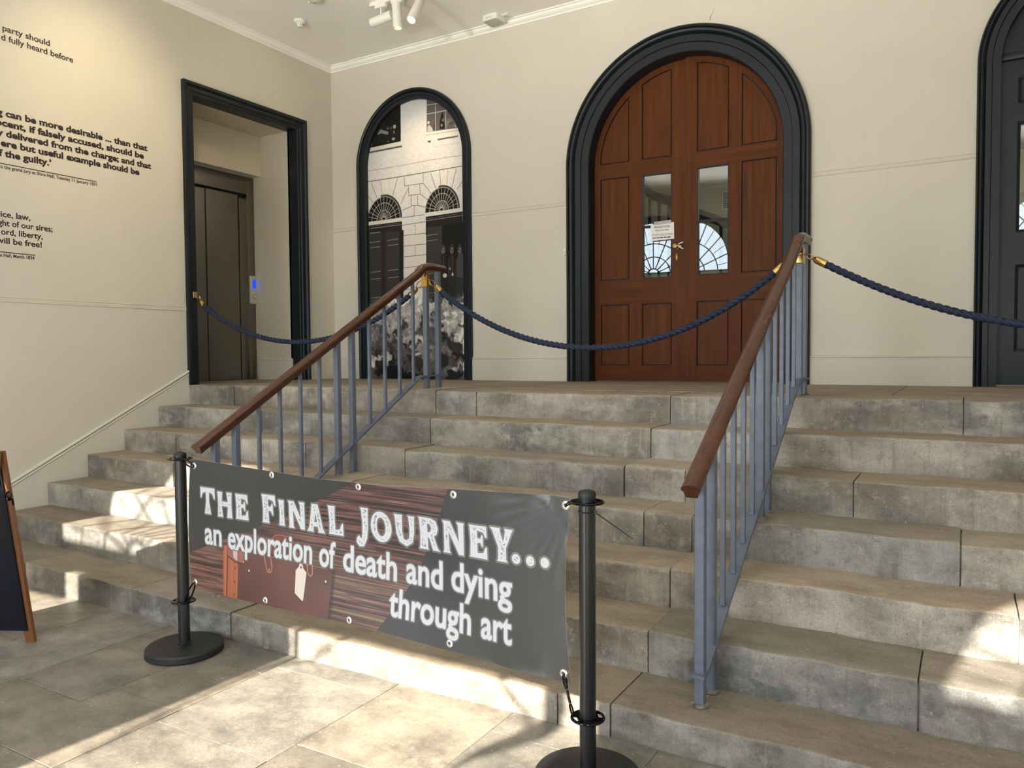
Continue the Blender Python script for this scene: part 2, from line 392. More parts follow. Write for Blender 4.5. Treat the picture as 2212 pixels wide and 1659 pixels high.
def text_mesh(body, off=0.0):
    c = bpy.data.curves.new('glyphs', 'FONT'); c.body = body; c.offset = off; c.resolution_u = 4
    o = bpy.data.objects.new('glyphs', c); C.objects.link(o); dg = bpy.context.evaluated_depsgraph_get()
    me = bpy.data.meshes.new_from_object(o.evaluated_get(dg)); bpy.data.objects.remove(o); bpy.data.curves.remove(c)
    co = np.array([v.co[:2] for v in me.vertices]); tr = []
    for p in me.polygons:
        v = list(p.vertices)
        for i in range(1, len(v) - 1): tr.append((v[0], v[i], v[i + 1]))
    bpy.data.meshes.remove(me); return co, tr
XH = 0.0
def text_bm(bm, body, fn, x0, x1, zb, sy, t, off=0.0, prefix='', th=0.0006):
    """lettering on a surface: body spans x0..x1 with its baseline at zb; prefix hangs to the left"""
    co, tr = text_mesh(body, off); mn, mx = co[:, 0].min(), co[:, 0].max(); k = (x1 - x0) / (mx - mn)
    if prefix:
        c2, t2 = text_mesh(prefix + body, off); dx = c2[:, 0].max() - mx; c2 = c2.copy(); c2[:, 0] -= dx; co, tr = c2, t2
    vs = [bm.verts.new(fn(x0 + (x - mn) * k, zb + y * sy, t)) for x, y in co]
    for a in tr:
        try: bm.faces.new([vs[i] for i in a])
        except ValueError: pass
    return bm

# ================================================================== THE SETTING
fz = lambda x: 0.012 + 0.0075 * x            # the flagged floor falls gently to the left
RUN, RISE, LAND = 0.31179, 0.17, -1.847
SY = lambda k: LAND - (7 - k) * RUN - (0.016 if k == 1 else 0)
XR = 7.70; YS = -8.0; ZC = 4.52; ZL = 7 * RISE
tint_rng = random.Random(11)
def set_tint(bm, faces, c):
    lay = bm.loops.layers.float_color.get('tint') or bm.loops.layers.float_color.new('tint')
    for f in faces:
        for l in f.loops: l[lay] = (c[0], c[1], c[2], 1)

# floor of flagstones
bm = BM(); bm.loops.layers.float_color.new('tint')
cols = [(-0.02, .72, [-4.5, -5.3, -6.4]), (.72, 1.25, [-4.05, -4.9, -6.0]), (1.25, 1.83, [-4.25, -4.75, -5.9]), (1.83, 2.33, [-4.03, -4.62, -5.6]), (2.33, 2.815, [-4.19, -4.50, -5.4]),
        (2.815, 3.24, [-3.945, -4.355, -4.85, -5.6]), (3.24, 3.85, [-3.86, -4.455, -5.3, -6.2]), (3.85, 4.41, [-4.32, -4.95, -5.7]), (4.41, 5.0, [-3.90, -4.55, -5.2]), (5.0, 5.7, [-4.2, -5.0, -6.0]),
        (5.7, 6.4, [-4.3, -5.2]), (6.4, 7.72, [-4.1, -5.0, -6.1])]
for x0, x1, cuts in cols:
    ys = [-3.70] + cuts + [-7.0, -8.1]
    for ya, yb in zip(ys[:-1], ys[1:]):
        b = bmesh.new(); g = 0.0012; dz = tint_rng.uniform(-.0015, .0015)
        box(b, x0 + g, x1 - g, yb + g, ya - g, -0.05, 0.0, 0.0015, 1)
        bmesh.ops.translate(b, verts=b.verts, vec=(0, 0, dz))
        for v in b.verts: v.co.z += fz(v.co.x)
        s = tint_rng.uniform(.82, 1.12); w = tint_rng.uniform(-.05, .05)
        if x0 == 3.85 and ya == -4.32: s, w = .72, .02
        n0 = len(bm.faces); join(bm, b); bm.faces.ensure_lookup_table(); set_tint(bm, bm.faces[n0:], (s * (1 + w), s, s * (1 - w)))
n0 = len(bm.faces)
v = [bm.verts.new(p) for p in ((-.3, -8.3, fz(-.3) - .004), (8, -8.3, fz(8) - .004), (8, -3.6, fz(8) - .004), (-.3, -3.6, fz(-.3) - .004))]
f = bm.faces.new(v); f.material_index = 1; set_tint(bm, [f], (1, 1, 1))
struct('floor', bm, [M['flag'], M['joint']], 'hall floor of worn pale limestone flagstones in front of the steps', 'floor', 30)

# the flight of seven stone steps, built of blocks
JO = {7: [.57, 2.676, 3.02, 4.397, 4.837, 5.902, 6.9], 6: [1.255, 2.86, 4.391, 4.984, 6.5], 5: [.65, 2.031, 2.891, 4.357, 4.689, 5.476, 6.6], 4: [1.05, 1.93, 2.731, 4.584, 4.822, 5.902, 7.0],
      3: [1.5, 3.079, 4.822, 6.08, 6.9], 2: [1.76, 2.288, 3.4, 4.84, 5.788, 6.8], 1: [.9, 1.989, 2.788, 4.606, 4.818, 6.4]}
stair = thing('staircase', 'broad flight of seven worn grey-brown limestone steps up to the landing', 'steps', (0, LAND, 0), None, 'structure')
wr = random.Random(5)
for k in range(1, 8):
    bm = BM(); bm.loops.layers.float_color.new('tint')
    yf = SY(k); yb = (SY(k + 1) + 0.03) if k < 7 else yf + 0.42; zt = RISE * k; zb = RISE * (k - 1) - 0.03
    xs = [0.0] + JO[k] + [XR]
    for xa, xb in zip(xs[:-1], xs[1:]):
        mid = (xa + xb) / 2; centre = 2.6 < mid < 4.9
        r = 0.022 if (centre and k >= 3) else 0.010
        dy = wr.uniform(-.004, .004); dzb = wr.uniform(-.003, .002) - (0.004 if centre else 0)
        n = max(2, int((xb - xa) / 0.06)); b = bmesh.new(); rings = []
        ph = [wr.uniform(0, 6.3) for _ in range(4)]
        for i in range(n + 1):
            x = xa + 0.003 + (xb - xa - 0.006) * i / n
            wv = 0.0025 * math.sin(x * 9 + ph[0]) + 0.0018 * math.sin(x * 23 + ph[1]) + 0.0012 * math.sin(x * 47 + ph[2])
            rr = r * (1 + 0.35 * math.sin(x * 13 + ph[3])); zz = zt + dzb + wv * .8; yy = yf + dy + wv
            ring = [(x, yb, zb), (x, yy, zb)] + [(x, yy + (math.sin(x * 31 + j) * .0012), zb + (zz - rr - zb) * j / 4) for j in range(1, 4)]
            ring += [(x, yy + rr - rr * math.cos(a), zz - rr + rr * math.sin(a)) for a in (0, .35, .75, 1.15, PI / 2)]
            ring += [(x, yy + rr + (yb - yy - rr) * j / 3, zz) for j in (1, 2, 3)]
            rings.append(ring)
        loft(b, rings, False, True)
        s = wr.uniform(.84, 1.14); w = wr.uniform(-.035, .05)
        if k <= 2: s *= (.76, .86)[k - 1]                     # the two lowest steps have a darker tint
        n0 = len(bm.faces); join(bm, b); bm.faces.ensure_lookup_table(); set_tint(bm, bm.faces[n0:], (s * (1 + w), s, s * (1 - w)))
    n0 = len(bm.faces); box(bm, 0.0, XR, yf + 0.022, yb - .01, zb, zt - 0.022); bm.faces.ensure_lookup_table()
    for f in bm.faces[n0:]: f.material_index = 1
    set_tint(bm, bm.faces[n0:], (1, 1, 1))
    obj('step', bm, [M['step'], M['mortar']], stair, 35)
# landing flags behind the top row of blocks
bm = BM(); bm.loops.layers.float_color.new('tint'); y0 = LAND + 0.42
xs = [-0.90, .35, 1.3, 2.2, 3.05, 3.9, 4.55, 5.0, 5.55, 6.3, 7.0, 7.72]
for i, (xa, xb) in enumerate(zip(xs[:-1], xs[1:])):
    sp = y0 + (.55 if i % 2 else .8)
    for ya, yb in ((y0, sp), (sp, .40)):
        b = bmesh.new(); box(b, xa + .002, xb - .002, ya + .002, yb - .002, ZL - .05, ZL + tint_rng.uniform(-.002, 0.0), .003, 1)
        s = tint_rng.uniform(.82, 1.0); n0 = len(bm.faces); join(bm, b); bm.faces.ensure_lookup_table(); set_tint(bm, bm.faces[n0:], (s * 1.02, s, s * .95))
n0 = len(bm.faces); box(bm, -.9, 0.0, LAND + .1, y0, ZL - .05, ZL - .002); box(bm, -.9, XR, y0 - .02, .4, ZL - .2, ZL - .006); bm.faces.ensure_lookup_table(); set_tint(bm, bm.faces[n0:], (.8, .78, .74))
obj('landing_paving', bm, M['step'], stair, 30)

# openings
D1 = dict(cx=3.846, zs=3.08, R=1.03, r=0.822)          # oak door arch
MU = dict(cx=1.068, zs=3.395, R=0.712, r=0.610)        # photo mural arch
D2 = dict(cx=6.655, zs=3.395, R=0.700, r=0.565)        # navy door arch

bm = BM()
hole = lambda d, e=0.0: arch(d['cx'], ZL - .3, d['zs'], d['r'] + .02 + e, 40)
plate(bm, [(-.02, ZL - .35), (XR + .02, ZL - .35), (XR + .02, ZC + .05), (-.02, ZC + .05)], [[(x, max(z, ZL - .3)) for x, z in hole(d)] for d in (D1, MU, D2)], XZ, 0.0, 0.30)
wall_back = struct('wall_back', bm, M['wall'], 'beige plastered back wall with the arched doorways above the landing', 'wall', 30)
cr = [(4.092, 4.115), (4.099, 4.133), (4.096, 4.142), (4.108, 4.160), (4.118, 4.168), (4.117, 4.180), (4.124, 4.20), (4.132, 4.222)]
bm = BM(); plate(bm, [(x - .0035 + .0005 * i, z) for i, (x, z) in enumerate(cr)] + [(x + .0025 - .0003 * i, z) for i, (x, z) in reversed(list(enumerate(cr)))], [], XZ, -.0012, 0.0)
obj('plaster_crack', bm, M['bronze'], wall_back, 0)

LY0, LY1, LZ = -1.742, -0.513, 3.742                      # lift opening in the left wall
bm = BM()
plate(bm, [(-8.1, -.15), (.02, -.15), (.02, ZC + .05), (-8.1, ZC + .05)], [[(LY0 - .01, ZL - .02), (LY1 + .01, ZL - .02), (LY1 + .01, LZ + .01), (LY0 - .01, LZ + .01)]], YZ, -.13, -.018)
struct('wall_left', bm, M['wall'], 'beige plastered left wall with lettering and the lift doorway', 'wall', 30)
bm = BM()
box(bm, -.62, -.125, LY1, LY1 + .06, ZL - .02, LZ + .2); box(bm, -.80, -.125, LY0 - .06, LY0, ZL - .02, LZ + .2); box(bm, -.62, -.125, LY0 - .05, LY1 + .05, LZ + .004, LZ + .08)
box(bm, -.72, -.55, LY0 - .02, LY1 + .02, 3.332, LZ + .1); box(bm, -.82, -.62, LY1, LY1 + .06, ZL - .02, LZ + .2)
struct('wall_alcove', bm, M['wall_white'], 'off-white plastered alcove around the lift', 'wall', 0)
bm = BM(); box(bm, XR, XR + .12, -8.1, .3, -.15, ZC + .05); struct('wall_right', bm, M['wall'], 'beige plastered right wall outside the picture', 'wall', 0)
bm = BM(); box(bm, -.2, XR + .1, -8.2, .3, ZC, ZC + .1); struct('ceiling', bm, M['ceiling'], 'flat cream plaster ceiling', 'ceiling', 0)

# cornice, dado lines, skirtings
cp = [(0, 4.462), (.012, 4.462), (.016, 4.474), (.030, 4.480), (.044, 4.492), (.048, 4.500), (.048, 4.508), (.066, 4.512), (.066, 4.521), (0, 4.521)]
bm = BM(); loft(bm, [[(x, -o, z) for o, z in cp] for x in (-.018, XR)]); struct('trim_1', bm, M['cornice'], 'white moulded cornice along the top of the back wall', 'cornice', 30)
bm = BM(); loft(bm, [[(-.018 + o, y, z) for o, z in cp] for y in (-8, -0.0)]); struct('trim_2', bm, M['cornice'], 'white moulded cornice along the top of the left wall', 'cornice', 30)
dp = [(0, -.019), (.006, -.015), (.002, -.009), (.004, -.004), (.004, .006), (.002, .010), (.006, .016), (0, .020)]
bm = BM()
for xa, xb in ((-.018, MU['cx'] - MU['R'] + .01), (MU['cx'] + MU['R'] - .01, D1['cx'] - D1['R'] + .01), (D1['cx'] + D1['R'] - .01, D2['cx'] - D2['R'] + .01), (D2['cx'] + D2['R'] - .01, XR)):
    loft(bm, [[(x, -o, 2.784 + z) for o, z in dp] for x in (xa, xb)])
struct('trim_3', bm, M['wall'], 'thin beige plaster band across the back wall between the arches', 'dado band', 20)
bm = BM(); loft(bm, [[(-.018 + o, y, 1.857 + z) for o, z in dp] for y in (-8, -1.84)]); struct('trim_4', bm, M['wall'], 'thin beige plaster band low on the left wall', 'dado band', 20)
bp_ = [(0, 0), (.017, 0), (.017, .195), (.012, .200), (.012, .206), (.019, .210), (.019, .218), (.010, .224), (0, .226)]
def base_run(name, label, segs, fn, z0):
    bm = BM()
    for a, b in segs: loft(bm, [[fn(t, o, z0 + z) for o, z in bp_] for t in (a, b)])
    return struct(name, bm, M['wall'], label, 'skirting', 25)
base_run('baseboard_back', 'beige skirting board along the foot of the back wall', [(-.018, MU['cx'] - MU['R'] + .01), (MU['cx'] + MU['R'] - .01, D1['cx'] - D1['R'] + .01), (D1['cx'] + D1['R'] - .01, D2['cx'] - D2['R'] + .01), (D2['cx'] + D2['R'] - .01, XR)], lambda t, o, z: (t, -o, z), ZL - .004)
base_run('baseboard_alcove', 'beige skirting board inside the lift alcove', [(-.62, -.12)], lambda t, o, z: (t, LY1 - o, z), ZL - .004)
bm = BM()
top = lambda y: 1.268 + (y + 1.866) * .5115
plate(bm, [(-1.845, ZL - .25), (-1.845, top(-1.845)), (-3.72, top(-3.72)), (-3.95, .19), (-8, .17), (-8, -.05), (-3.7, -.1)], [], YZ, -.020, -.0015)
tube(bm, [(-.004, -1.845, top(-1.845) + .004), (-.004, -3.72, top(-3.72) + .004), (-.004, -3.95, .194), (-.004, -8, .174)], .008, 8)
tube(bm, [(-.006, -1.845, top(-1.845) + .030), (-.010, -3.72, top(-3.72) + .026)], .012, 8)
struct('baseboard_left', bm, M['wall'], 'beige skirting that climbs the left wall beside the steps', 'skirting', 35)

# street front behind the camera: three doorways, two glazed fanlights
FL = dict(cx=1.26, zb=2.97, zs=3.16, R=.80); FR = dict(cx=6.38, zb=3.04, zs=3.08, R=.80)
def fan_hole(f, e=0): return arch(f['cx'], f['zb'], f['zs'], f['R'] + e, 32)
bm = BM()
plate(bm, [(-.2, -.1), (XR + .1, -.1), (XR + .1, ZC + .05), (-.2, ZC + .05)],
      [fan_hole(FL), fan_hole(FR), [(2.94, -.05), (4.50, -.05), (4.50, 2.78), (2.94, 2.78)], [(6.25, -.05), (7.25, -.05), (7.25, 2.78), (6.25, 2.78)], [(.46, -.05), (1.205, -.05), (1.205, 2.79), (1.085, 2.79), (1.085, 2.61), (.46, 2.58)]], XZ, YS - .07, YS)  # right doorway, unseen, is opened up to let in extra daylight
struct('wall_front', bm, M['wall'], 'street wall behind the camera with three doorways', 'wall', 30)
for i, f in enumerate((FL, FR)):
    w = thing('window_%d' % (i + 1), ('left' if i == 0 else 'right') + ' half-round fanlight in the street wall behind the camera', 'window', (f['cx'], YS, f['zb']), None, 'structure')
    bm = BM(); cx, zb = f['cx'], f['zb']; y0, y1 = YS - .036, YS - .022
    for rr, hw in ((.11, .012), (.335, .010), (.59, .010)):
        o = [(cx + (rr + hw) * math.cos(t), zb + (rr + hw) * math.sin(t)) for t in np.linspace(0, PI, 33)]; n_ = [(cx + (rr - hw) * math.cos(t), zb + (rr - hw) * math.sin(t)) for t in np.linspace(PI, 0, 33)]
        plate(bm, o + n_, [], XZ, y0, y1)
    for j in range(1, 8):
        a = PI * j / 8; dx, dz = math.cos(a), math.sin(a); px_, pz = -dz * .009, dx * .009
        ro = .80 + (f['zs'] - f['zb']) * abs(dz) + .02
        plate(bm, [(cx + dx * .1 + px_, zb + dz * .1 + pz), (cx + dx * ro + px_, zb + dz * ro + pz), (cx + dx * ro - px_, zb + dz * ro - pz), (cx + dx * .1 - px_, zb + dz * .1 - pz)], [], XZ, y0, y1)
    for j in range(8):
        a = PI * (j + .5) / 8; dx, dz = math.cos(a), math.sin(a); px_, pz = -dz * .004, dx * .004; ro = .80 + (f['zs'] - f['zb']) * abs(dz) + .02
        plate(bm, [(cx + dx * .59 + px_, zb + dz * .59 + pz), (cx + dx * ro + px_, zb + dz * ro + pz), (cx + dx * ro - px_, zb + dz * ro - pz), (cx + dx * .59 - px_, zb + dz * .59 - pz)], [], XZ, y0, y1)
    box(bm, cx - .80, cx + .80, y0, y1, zb - .02, zb + .035)
    obj('glazing_bars', bm, M['navy'], w, 30)
    bm = BM(); plate(bm, fan_hole(f, .005), [], XZ, YS - .032, YS - .030); obj('window_glass', bm, M['fanglass'], w, 0)
    bm = BM(); sweep(bm, [p for p in fan_hole(f)], [(-.01, YS + .002), (-.01, YS + .03), (.06, YS + .045), (.13, YS + .03), (.13, YS + .002)], XZ); obj('window_frame', bm, M['navy'], w, 30)
# open doorway frame with added bars shaped to cast shadows, and the leaves of the street doors
d4 = thing('door_4', 'open street doorway behind the camera with a braced iron gate frame', 'door', (3.72, YS, 0), None, 'structure')
bm = BM(); yg = YS - .05
tube(bm, [(3.085, yg, 1.88), (3.03, yg, 2.08), (2.985, yg, 2.25), (2.966, yg, 2.37), (2.964, yg, 2.50), (2.975, yg, 2.62), (2.985, yg, 2.80)], [.005, .006, .007, .008, .014, .020, .026], 8)
tube(bm, [(3.00, yg, 2.575), (3.10, yg, 2.65), (3.20, yg, 2.72), (3.28, yg, 2.79)], .013, 8)
tube(bm, [(4.20, yg, 2.25), (4.205, yg, 2.36), (4.215, yg, 2.43), (4.26, yg, 2.50), (4.315, yg, 2.58), (4.33, yg, 2.70), (4.33, yg, 2.82)], [.008, .010, .022, .038, .048, .05, .05], 8)
tube(bm, [(4.27, yg, 2.59), (4.18, yg, 2.66), (4.12, yg, 2.72), (4.04, yg, 2.80)], .014, 8)
obj('gate_frame', bm, M['navy'], d4, 30)
bm = BM(); sweep(bm, [(2.94, -.02), (2.94, 2.78), (4.50, 2.78), (4.50, -.02)], [(0, YS + .002), (0, YS + .03), (.1, YS + .045), (.16, YS + .03), (.16, YS + .002)], XZ); obj('door_frame', bm, M['navy'], d4, 30)
bm = BM(); box(bm, -12, 20, -32, YS - .08, -.12, -.05); struct('pavement', bm, M['street'], 'pale street paving outside the front doors', 'pavement', 0)

# ================================================================== DOORS
def architrave(parent, d, prof, name='architrave'):
    bm = BM(); p = arch(d['cx'], ZL - .002, d['zs'], d['r'], 56)
    sweep(bm, p, prof, XZ); return obj(name, bm, M['navy'], parent, 32)
# --- oak double door
d1 = thing('door_1', 'arched double door of red-brown panelled oak in a wide dark navy surround', 'door', (3.846, 0, ZL), None, 'structure')
architrave(d1, D1, [(0, .16), (0, -.012), (.006, -.018), (.070, -.020), (.076, -.030), (.128, -.032), (.134, -.026), (.140, -.044), (.150, -.056), (.166, -.060), (.176, -.052), (.181, -.062), (.196, -.060), (.208, -.045), (.208, 0), (.05, .001)])
YD = .110
LOW, MID, TOPZ, AR = (1.331, 1.870), (2.085, 2.985), 3.11, .775
def arc_z(x, r=AR): return D1['zs'] + math.sqrt(max(1e-6, r * r - (x - D1['cx']) ** 2))
def arc_pts(xa, xb, r, n=14): return [(xa + (xb - xa) * i / n, arc_z(xa + (xb - xa) * i / n, r)) for i in range(n + 1)]
def top_panel(xa, xb, e=0.0):
    xa, xb = xa + e, xb - e; z0 = TOPZ + e; r = AR - e
    lim = math.sqrt(max(0, r * r - (z0 - D1['zs']) ** 2)); xa = max(xa, D1['cx'] - lim + .001); xb = min(xb, D1['cx'] + lim - .001)
    return [(xa, z0)] + arc_pts(xa, xb, r) + [(xb, z0)]
rect = lambda xa, xb, z0, z1, e=0.0: [(xa + e, z0 + e), (xa + e, z1 - e), (xb - e, z1 - e), (xb - e, z0 + e)]
def rotf(hx, th):                                   # leaf slightly ajar about its hinge
    c, s = math.cos(th), math.sin(th)
    def f(a, b, t):
        x, y = a - hx, t - YD; return (hx + x * c - y * s, YD + x * s + y * c, b)
    return f
def leaf(side):
    if side == 'L': xa, xb, c1, c2, fn = 2.998, 3.841, (3.079, 3.349), (3.464, 3.730), rotf(3.0, .0387)
    else: xa, xb, c1, c2, fn = 3.851, 4.694, (4.322, 4.600), (3.955, 4.221), rotf(4.69, 0.0)
    R = .852
    if side == 'L': out = [(xa, ZL + .008), (xa, D1['zs'])] + arc_pts(xa, xb, R, 26)[1:] + [(xb, ZL + .008)]
    else: out = [(xa, ZL + .008)] + arc_pts(xa, xb, R, 26)[:-1] + [(xb, D1['zs']), (xb, ZL + .008)]
    holes = [rect(*c1, *LOW), rect(*c2, *LOW), rect(*c1, *MID), rect(*c2, *MID), top_panel(*c1), top_panel(*c2)]
    bm = BM(); plate(bm, out, holes, fn, YD, YD + .045)
    L = obj('door_leaf', bm, M['oak'], d1, 25)
    # rails carry the cross grain
    bm = BM()
    for z0, z1 in ((ZL + .012, LOW[0] - .004), (LOW[1] + .004, MID[0] - .004), (MID[1] + .004, TOPZ - .004)):
        plate(bm, rect(min(c1[0], c2[0]), max(c1[1], c2[1]), z0, z1), [], fn, YD - .0012, YD + .002)
    obj('door_rails', bm, M['oakrail'], L, 25)
    for pts, inner in ((rect(*c1, *LOW), rect(*c1, *LOW, .011)), (rect(*c2, *LOW), rect(*c2, *LOW, .011)), (rect(*c1, *MID), rect(*c1, *MID, .011)), (top_panel(*c1), top_panel(*c1, .011)), (top_panel(*c2), top_panel(*c2, .011))):
        bm = BM(); plate(bm, inner, [], fn, YD + .006, YD + .03); n0 = len(bm.faces)
        plate(bm, pts, [], fn, YD + .022, YD + .04); bm.faces.ensure_lookup_table()
        for f in bm.faces[n0:]: f.material_index = 1
        obj('door_panel', bm, [M['oak'], M['oakgap']], L, 25)
    bm = BM(); sweep(bm, rect(*c2, *MID)[::1] + [rect(*c2, *MID)[0]], [(-.010, YD + .004), (0, YD + .002), (0, YD + .04), (-.010, YD + .04)], lambda a, b, t: fn(a, b, t)); obj('glazing_bead', bm, M['oakgap'], L, 25)
    bm = BM(); plate(bm, rect(*c2, 2.524, 2.545), [], fn, YD + .012, YD + .036); obj('glazing_bar', bm, M['oakgap'], L, 0)
    bm = BM(); plate(bm, rect(*c2, *MID), [], fn, YD + .024, YD + .0245); obj('door_glass', bm, M['glass'], L, 0)
    if side == 'L':
        P = lambda x, z, y: Vector(fn(x, z, y))
        bm = BM(); lathe(bm, [(0, -.048), (.018, -.046), (.026, -.034), (.024, -.02), (.012, -.012), (.011, 0), (.024, .002), (.024, .006), (0, .006)], P(3.772, 2.345, YD - .002), 20, (0, 1, 0))
        k = obj('door_knob', bm, M['bronze'], L, 40)
        bm = BM(); b = bmesh.new(); lathe(b, [(0, -.006), (.010, -.005), (.014, 0), (0, 0)], (0, 0, 0), 20, (0, 1, 0)); bmesh.ops.scale(b, vec=(1, 1, 2.4), verts=b.verts); join(bm, b, Matrix.Translation(P(3.772, 2.255, YD - .001)))
        obj('keyhole_cover', bm, M['bronze'], L, 40)
    return L
LL, RL_ = leaf('L'), leaf('R')
for l in (LL, RL_): l['label'] = ('left' if l is LL else 'right') + ' oak leaf with a tall glazed panel'
# white cord tied on the knob
bm = BM()
for pts in ([(3.775, YD + .02, 2.345), (3.80, YD - .012, 2.362), (3.835, YD + .005, 2.372)], [(3.775, YD + .02, 2.345), (3.805, YD - .012, 2.335), (3.836, YD + .005, 2.318)], [(3.775, YD - .01, 2.35), (3.80, YD - .016, 2.345), (3.822, YD + .0, 2.338)]): tube(bm, bez(*pts, 8), .005, 6)
tube(bm, [(3.772 + .016 * math.cos(a), YD - .004, 2.345 + .016 * math.sin(a)) for a in np.linspace(0, 2 * PI, 14, endpoint=False)], .004, 6, True)
tag(obj('cord_tie', bm, M['paper'], None, 40), 'white cord tied round the knob of the oak double door', 'cord')
# paper notice taped across glass and stile
pn = thing('paper_notice', 'white paper notice taped to the left oak leaf above the knob', 'notice', (3.65, YD, 2.475))
fnl = rotf(3.0, .0387); tilt = lambda a, b, t: fnl(a, b - (a - 3.65) * 0.004, t)
bm = BM(); plate(bm, [(3.548, 2.404), (3.545, 2.545), (3.750, 2.553), (3.752, 2.412)], [], tilt, YD - .006, YD - .005); obj('sheet', bm, M['paper'], pn, 0)
bm = BM(); plate(bm, [(3.575, 2.54), (3.575, 2.568), (3.725, 2.573), (3.725, 2.545)], [], tilt, YD - .0065, YD - .006); obj('tape_strip', bm, M['tape'], pn, 0)
bm = BM(); tf = lambda a, b, t: tilt(a, b, t)
text_bm(bm, 'FRAGILE DOOR', tf, 3.577, 3.715, 2.512, .026, YD - .0064, .02)
text_bm(bm, 'Please close gently', tf, 3.585, 3.705, 2.488, .018, YD - .0064, .015)
text_bm(bm, 'Wheelchair access in Courtyard', tf, 3.557, 3.742, 2.452, .017, YD - .0064, .01)
plate(bm, [(3.557, 2.446), (3.742, 2.448), (3.742, 2.4468), (3.557, 2.4448)], [], tilt, YD - .0066, YD - .006)
for a, b in ((3.563, 3.592), (3.597, 3.622), (3.627, 3.655), (3.66, 3.685), (3.69, 3.722)): plate(bm, [(a, 2.424), (a, 2.433), (b, 2.434), (b, 2.425)], [], tilt, YD - .0066, YD - .006)
obj('printed_text', bm, M['inkblack'], pn, 0)

# --- navy door at the right edge
d2 = thing('door_2', 'dark navy panelled arched door at the far right of the landing', 'door', (6.655, 0, ZL), None, 'structure')
architrave(d2, D2, [(0, .10), (0, -.004), (.05, -.006), (.055, -.022), (.088, -.024), (.092, -.016), (.098, -.034), (.108, -.044), (.118, -.046), (.124, -.038), (.130, -.046), (.140, -.030), (.140, 0), (.03, .001)])
YN = .075; cx2, r2 = D2['cx'], D2['r'] + .02
bm = BM(); box(bm, cx2 - r2, cx2 + r2, YN - .035, YN + .03, 3.412, 3.460, .008); obj('transom', bm, M['navy'], d2, 30)
oa = [(cx2 + r2 * math.cos(t), 3.45 + .97 * r2 * math.sin(t)) for t in np.linspace(0, PI, 30)]
ia = [(cx2 + .42 * math.cos(t), 3.54 + .40 * math.sin(t)) for t in np.linspace(0, PI, 24)]
bm = BM(); plate(bm, oa, [ia], XZ, YN, YN + .04); plate(bm, [(cx2 + (p[0] - cx2) * .93, 3.565 + (p[1] - 3.54) * .9) for p in ia], [], XZ, YN + .014, YN + .03); plate(bm, oa, [], XZ, YN + .032, YN + .05); obj('arched_panel', bm, M['navy'], d2, 25)
cl = [(6.190, 6.555), (6.755, 7.12)]
rows = [(1.428, 2.026), (2.246, 3.0), (3.118, 3.305)]
bm = BM(); plate(bm, rect(cx2 - r2, cx2 + r2, ZL + .01, 3.415), [rect(*c, *r) for c in cl for r in rows], XZ, YN, YN + .045); L2 = obj('door_leaf', bm, M['navy'], d2, 25)
for c in cl:
    for i, r in enumerate(rows):
        bm = BM(); sweep(bm, rect(*c, *r) + [rect(*c, *r)[0]], [(-.020, YN + .012), (-.012, YN + .006), (0, YN), (0, YN + .04), (-.02, YN + .04)], XZ); obj('panel_moulding', bm, M['navy'], L2, 25)
        if i == 1:
            g = lambda a, b, t, c=c: ((a, t + (a - c[0]) * -.043, b))
            bm = BM(); plate(bm, rect(*c, *r), [], g, YN + .03, YN + .0305); obj('door_glass', bm, M['glass'], L2, 0)
        else:
            bm = BM(); plate(bm, rect(*c, *r), [], XZ, YN + .022, YN + .04); obj('door_panel', bm, M['navy'], L2, 0)
# --- inner hall glimpsed through the panes
bm = BM()
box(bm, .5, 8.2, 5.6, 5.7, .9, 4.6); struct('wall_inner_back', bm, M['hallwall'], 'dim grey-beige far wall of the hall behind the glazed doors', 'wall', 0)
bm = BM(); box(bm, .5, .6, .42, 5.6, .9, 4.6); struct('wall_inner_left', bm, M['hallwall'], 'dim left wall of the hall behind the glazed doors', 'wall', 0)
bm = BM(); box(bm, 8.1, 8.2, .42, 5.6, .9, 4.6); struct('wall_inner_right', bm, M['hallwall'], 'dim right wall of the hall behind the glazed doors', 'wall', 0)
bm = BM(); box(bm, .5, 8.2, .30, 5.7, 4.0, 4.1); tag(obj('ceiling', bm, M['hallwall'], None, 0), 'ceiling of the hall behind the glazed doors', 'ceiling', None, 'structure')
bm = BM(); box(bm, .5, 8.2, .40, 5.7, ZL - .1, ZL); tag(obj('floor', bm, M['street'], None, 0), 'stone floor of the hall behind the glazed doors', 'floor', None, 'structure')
st = thing('curved_stair', 'dark curved stair rail seen through the glass of the oak doors', 'stair', (2.7, 2.6, ZL))
bm = BM(); cpts = [(2.52, 2.5, 3.62), (2.56, 2.5, 3.47), (2.61, 2.5, 3.38), (2.69, 2.5, 3.30), (2.80, 2.5, 3.25), (2.90, 2.5, 3.21), (3.25, 2.5, 3.03), (3.43, 2.5, 2.95), (3.9, 2.5, 2.72)]
tube(bm, cpts, .055, 10); obj('stair_string', bm, M['navy'], st, 40)
for x, y, zt in ((2.655, 2.5, 3.30), (2.77, 2.5, 3.24), (2.89, 2.5, 3.19), (3.25, 2.5, 3.0), (3.5, 2.5, 2.9), (3.8, 2.5, 2.75)):
    bm = BM(); box(bm, x - .015, x + .015, y - .015, y + .015, ZL, zt); obj('baluster', bm, M['navy'], st, 0)
vt = thing('air_vent', 'small grey louvred vent on the inner hall wall seen through the right pane', 'vent', (2.80, 5.6, 3.75))
hl = bpy.data.lights.new('inner_hall_lamp', 'POINT'); hl.energy = 60; hl.shadow_soft_size = .25; hl.color = (1, .93, .8)  # added light for the hall behind the panes, without a fixture
hlo = bpy.data.objects.new('inner_hall_lamp', hl); C.objects.link(hlo); hlo.location = (5.6, 3.2, 3.7)

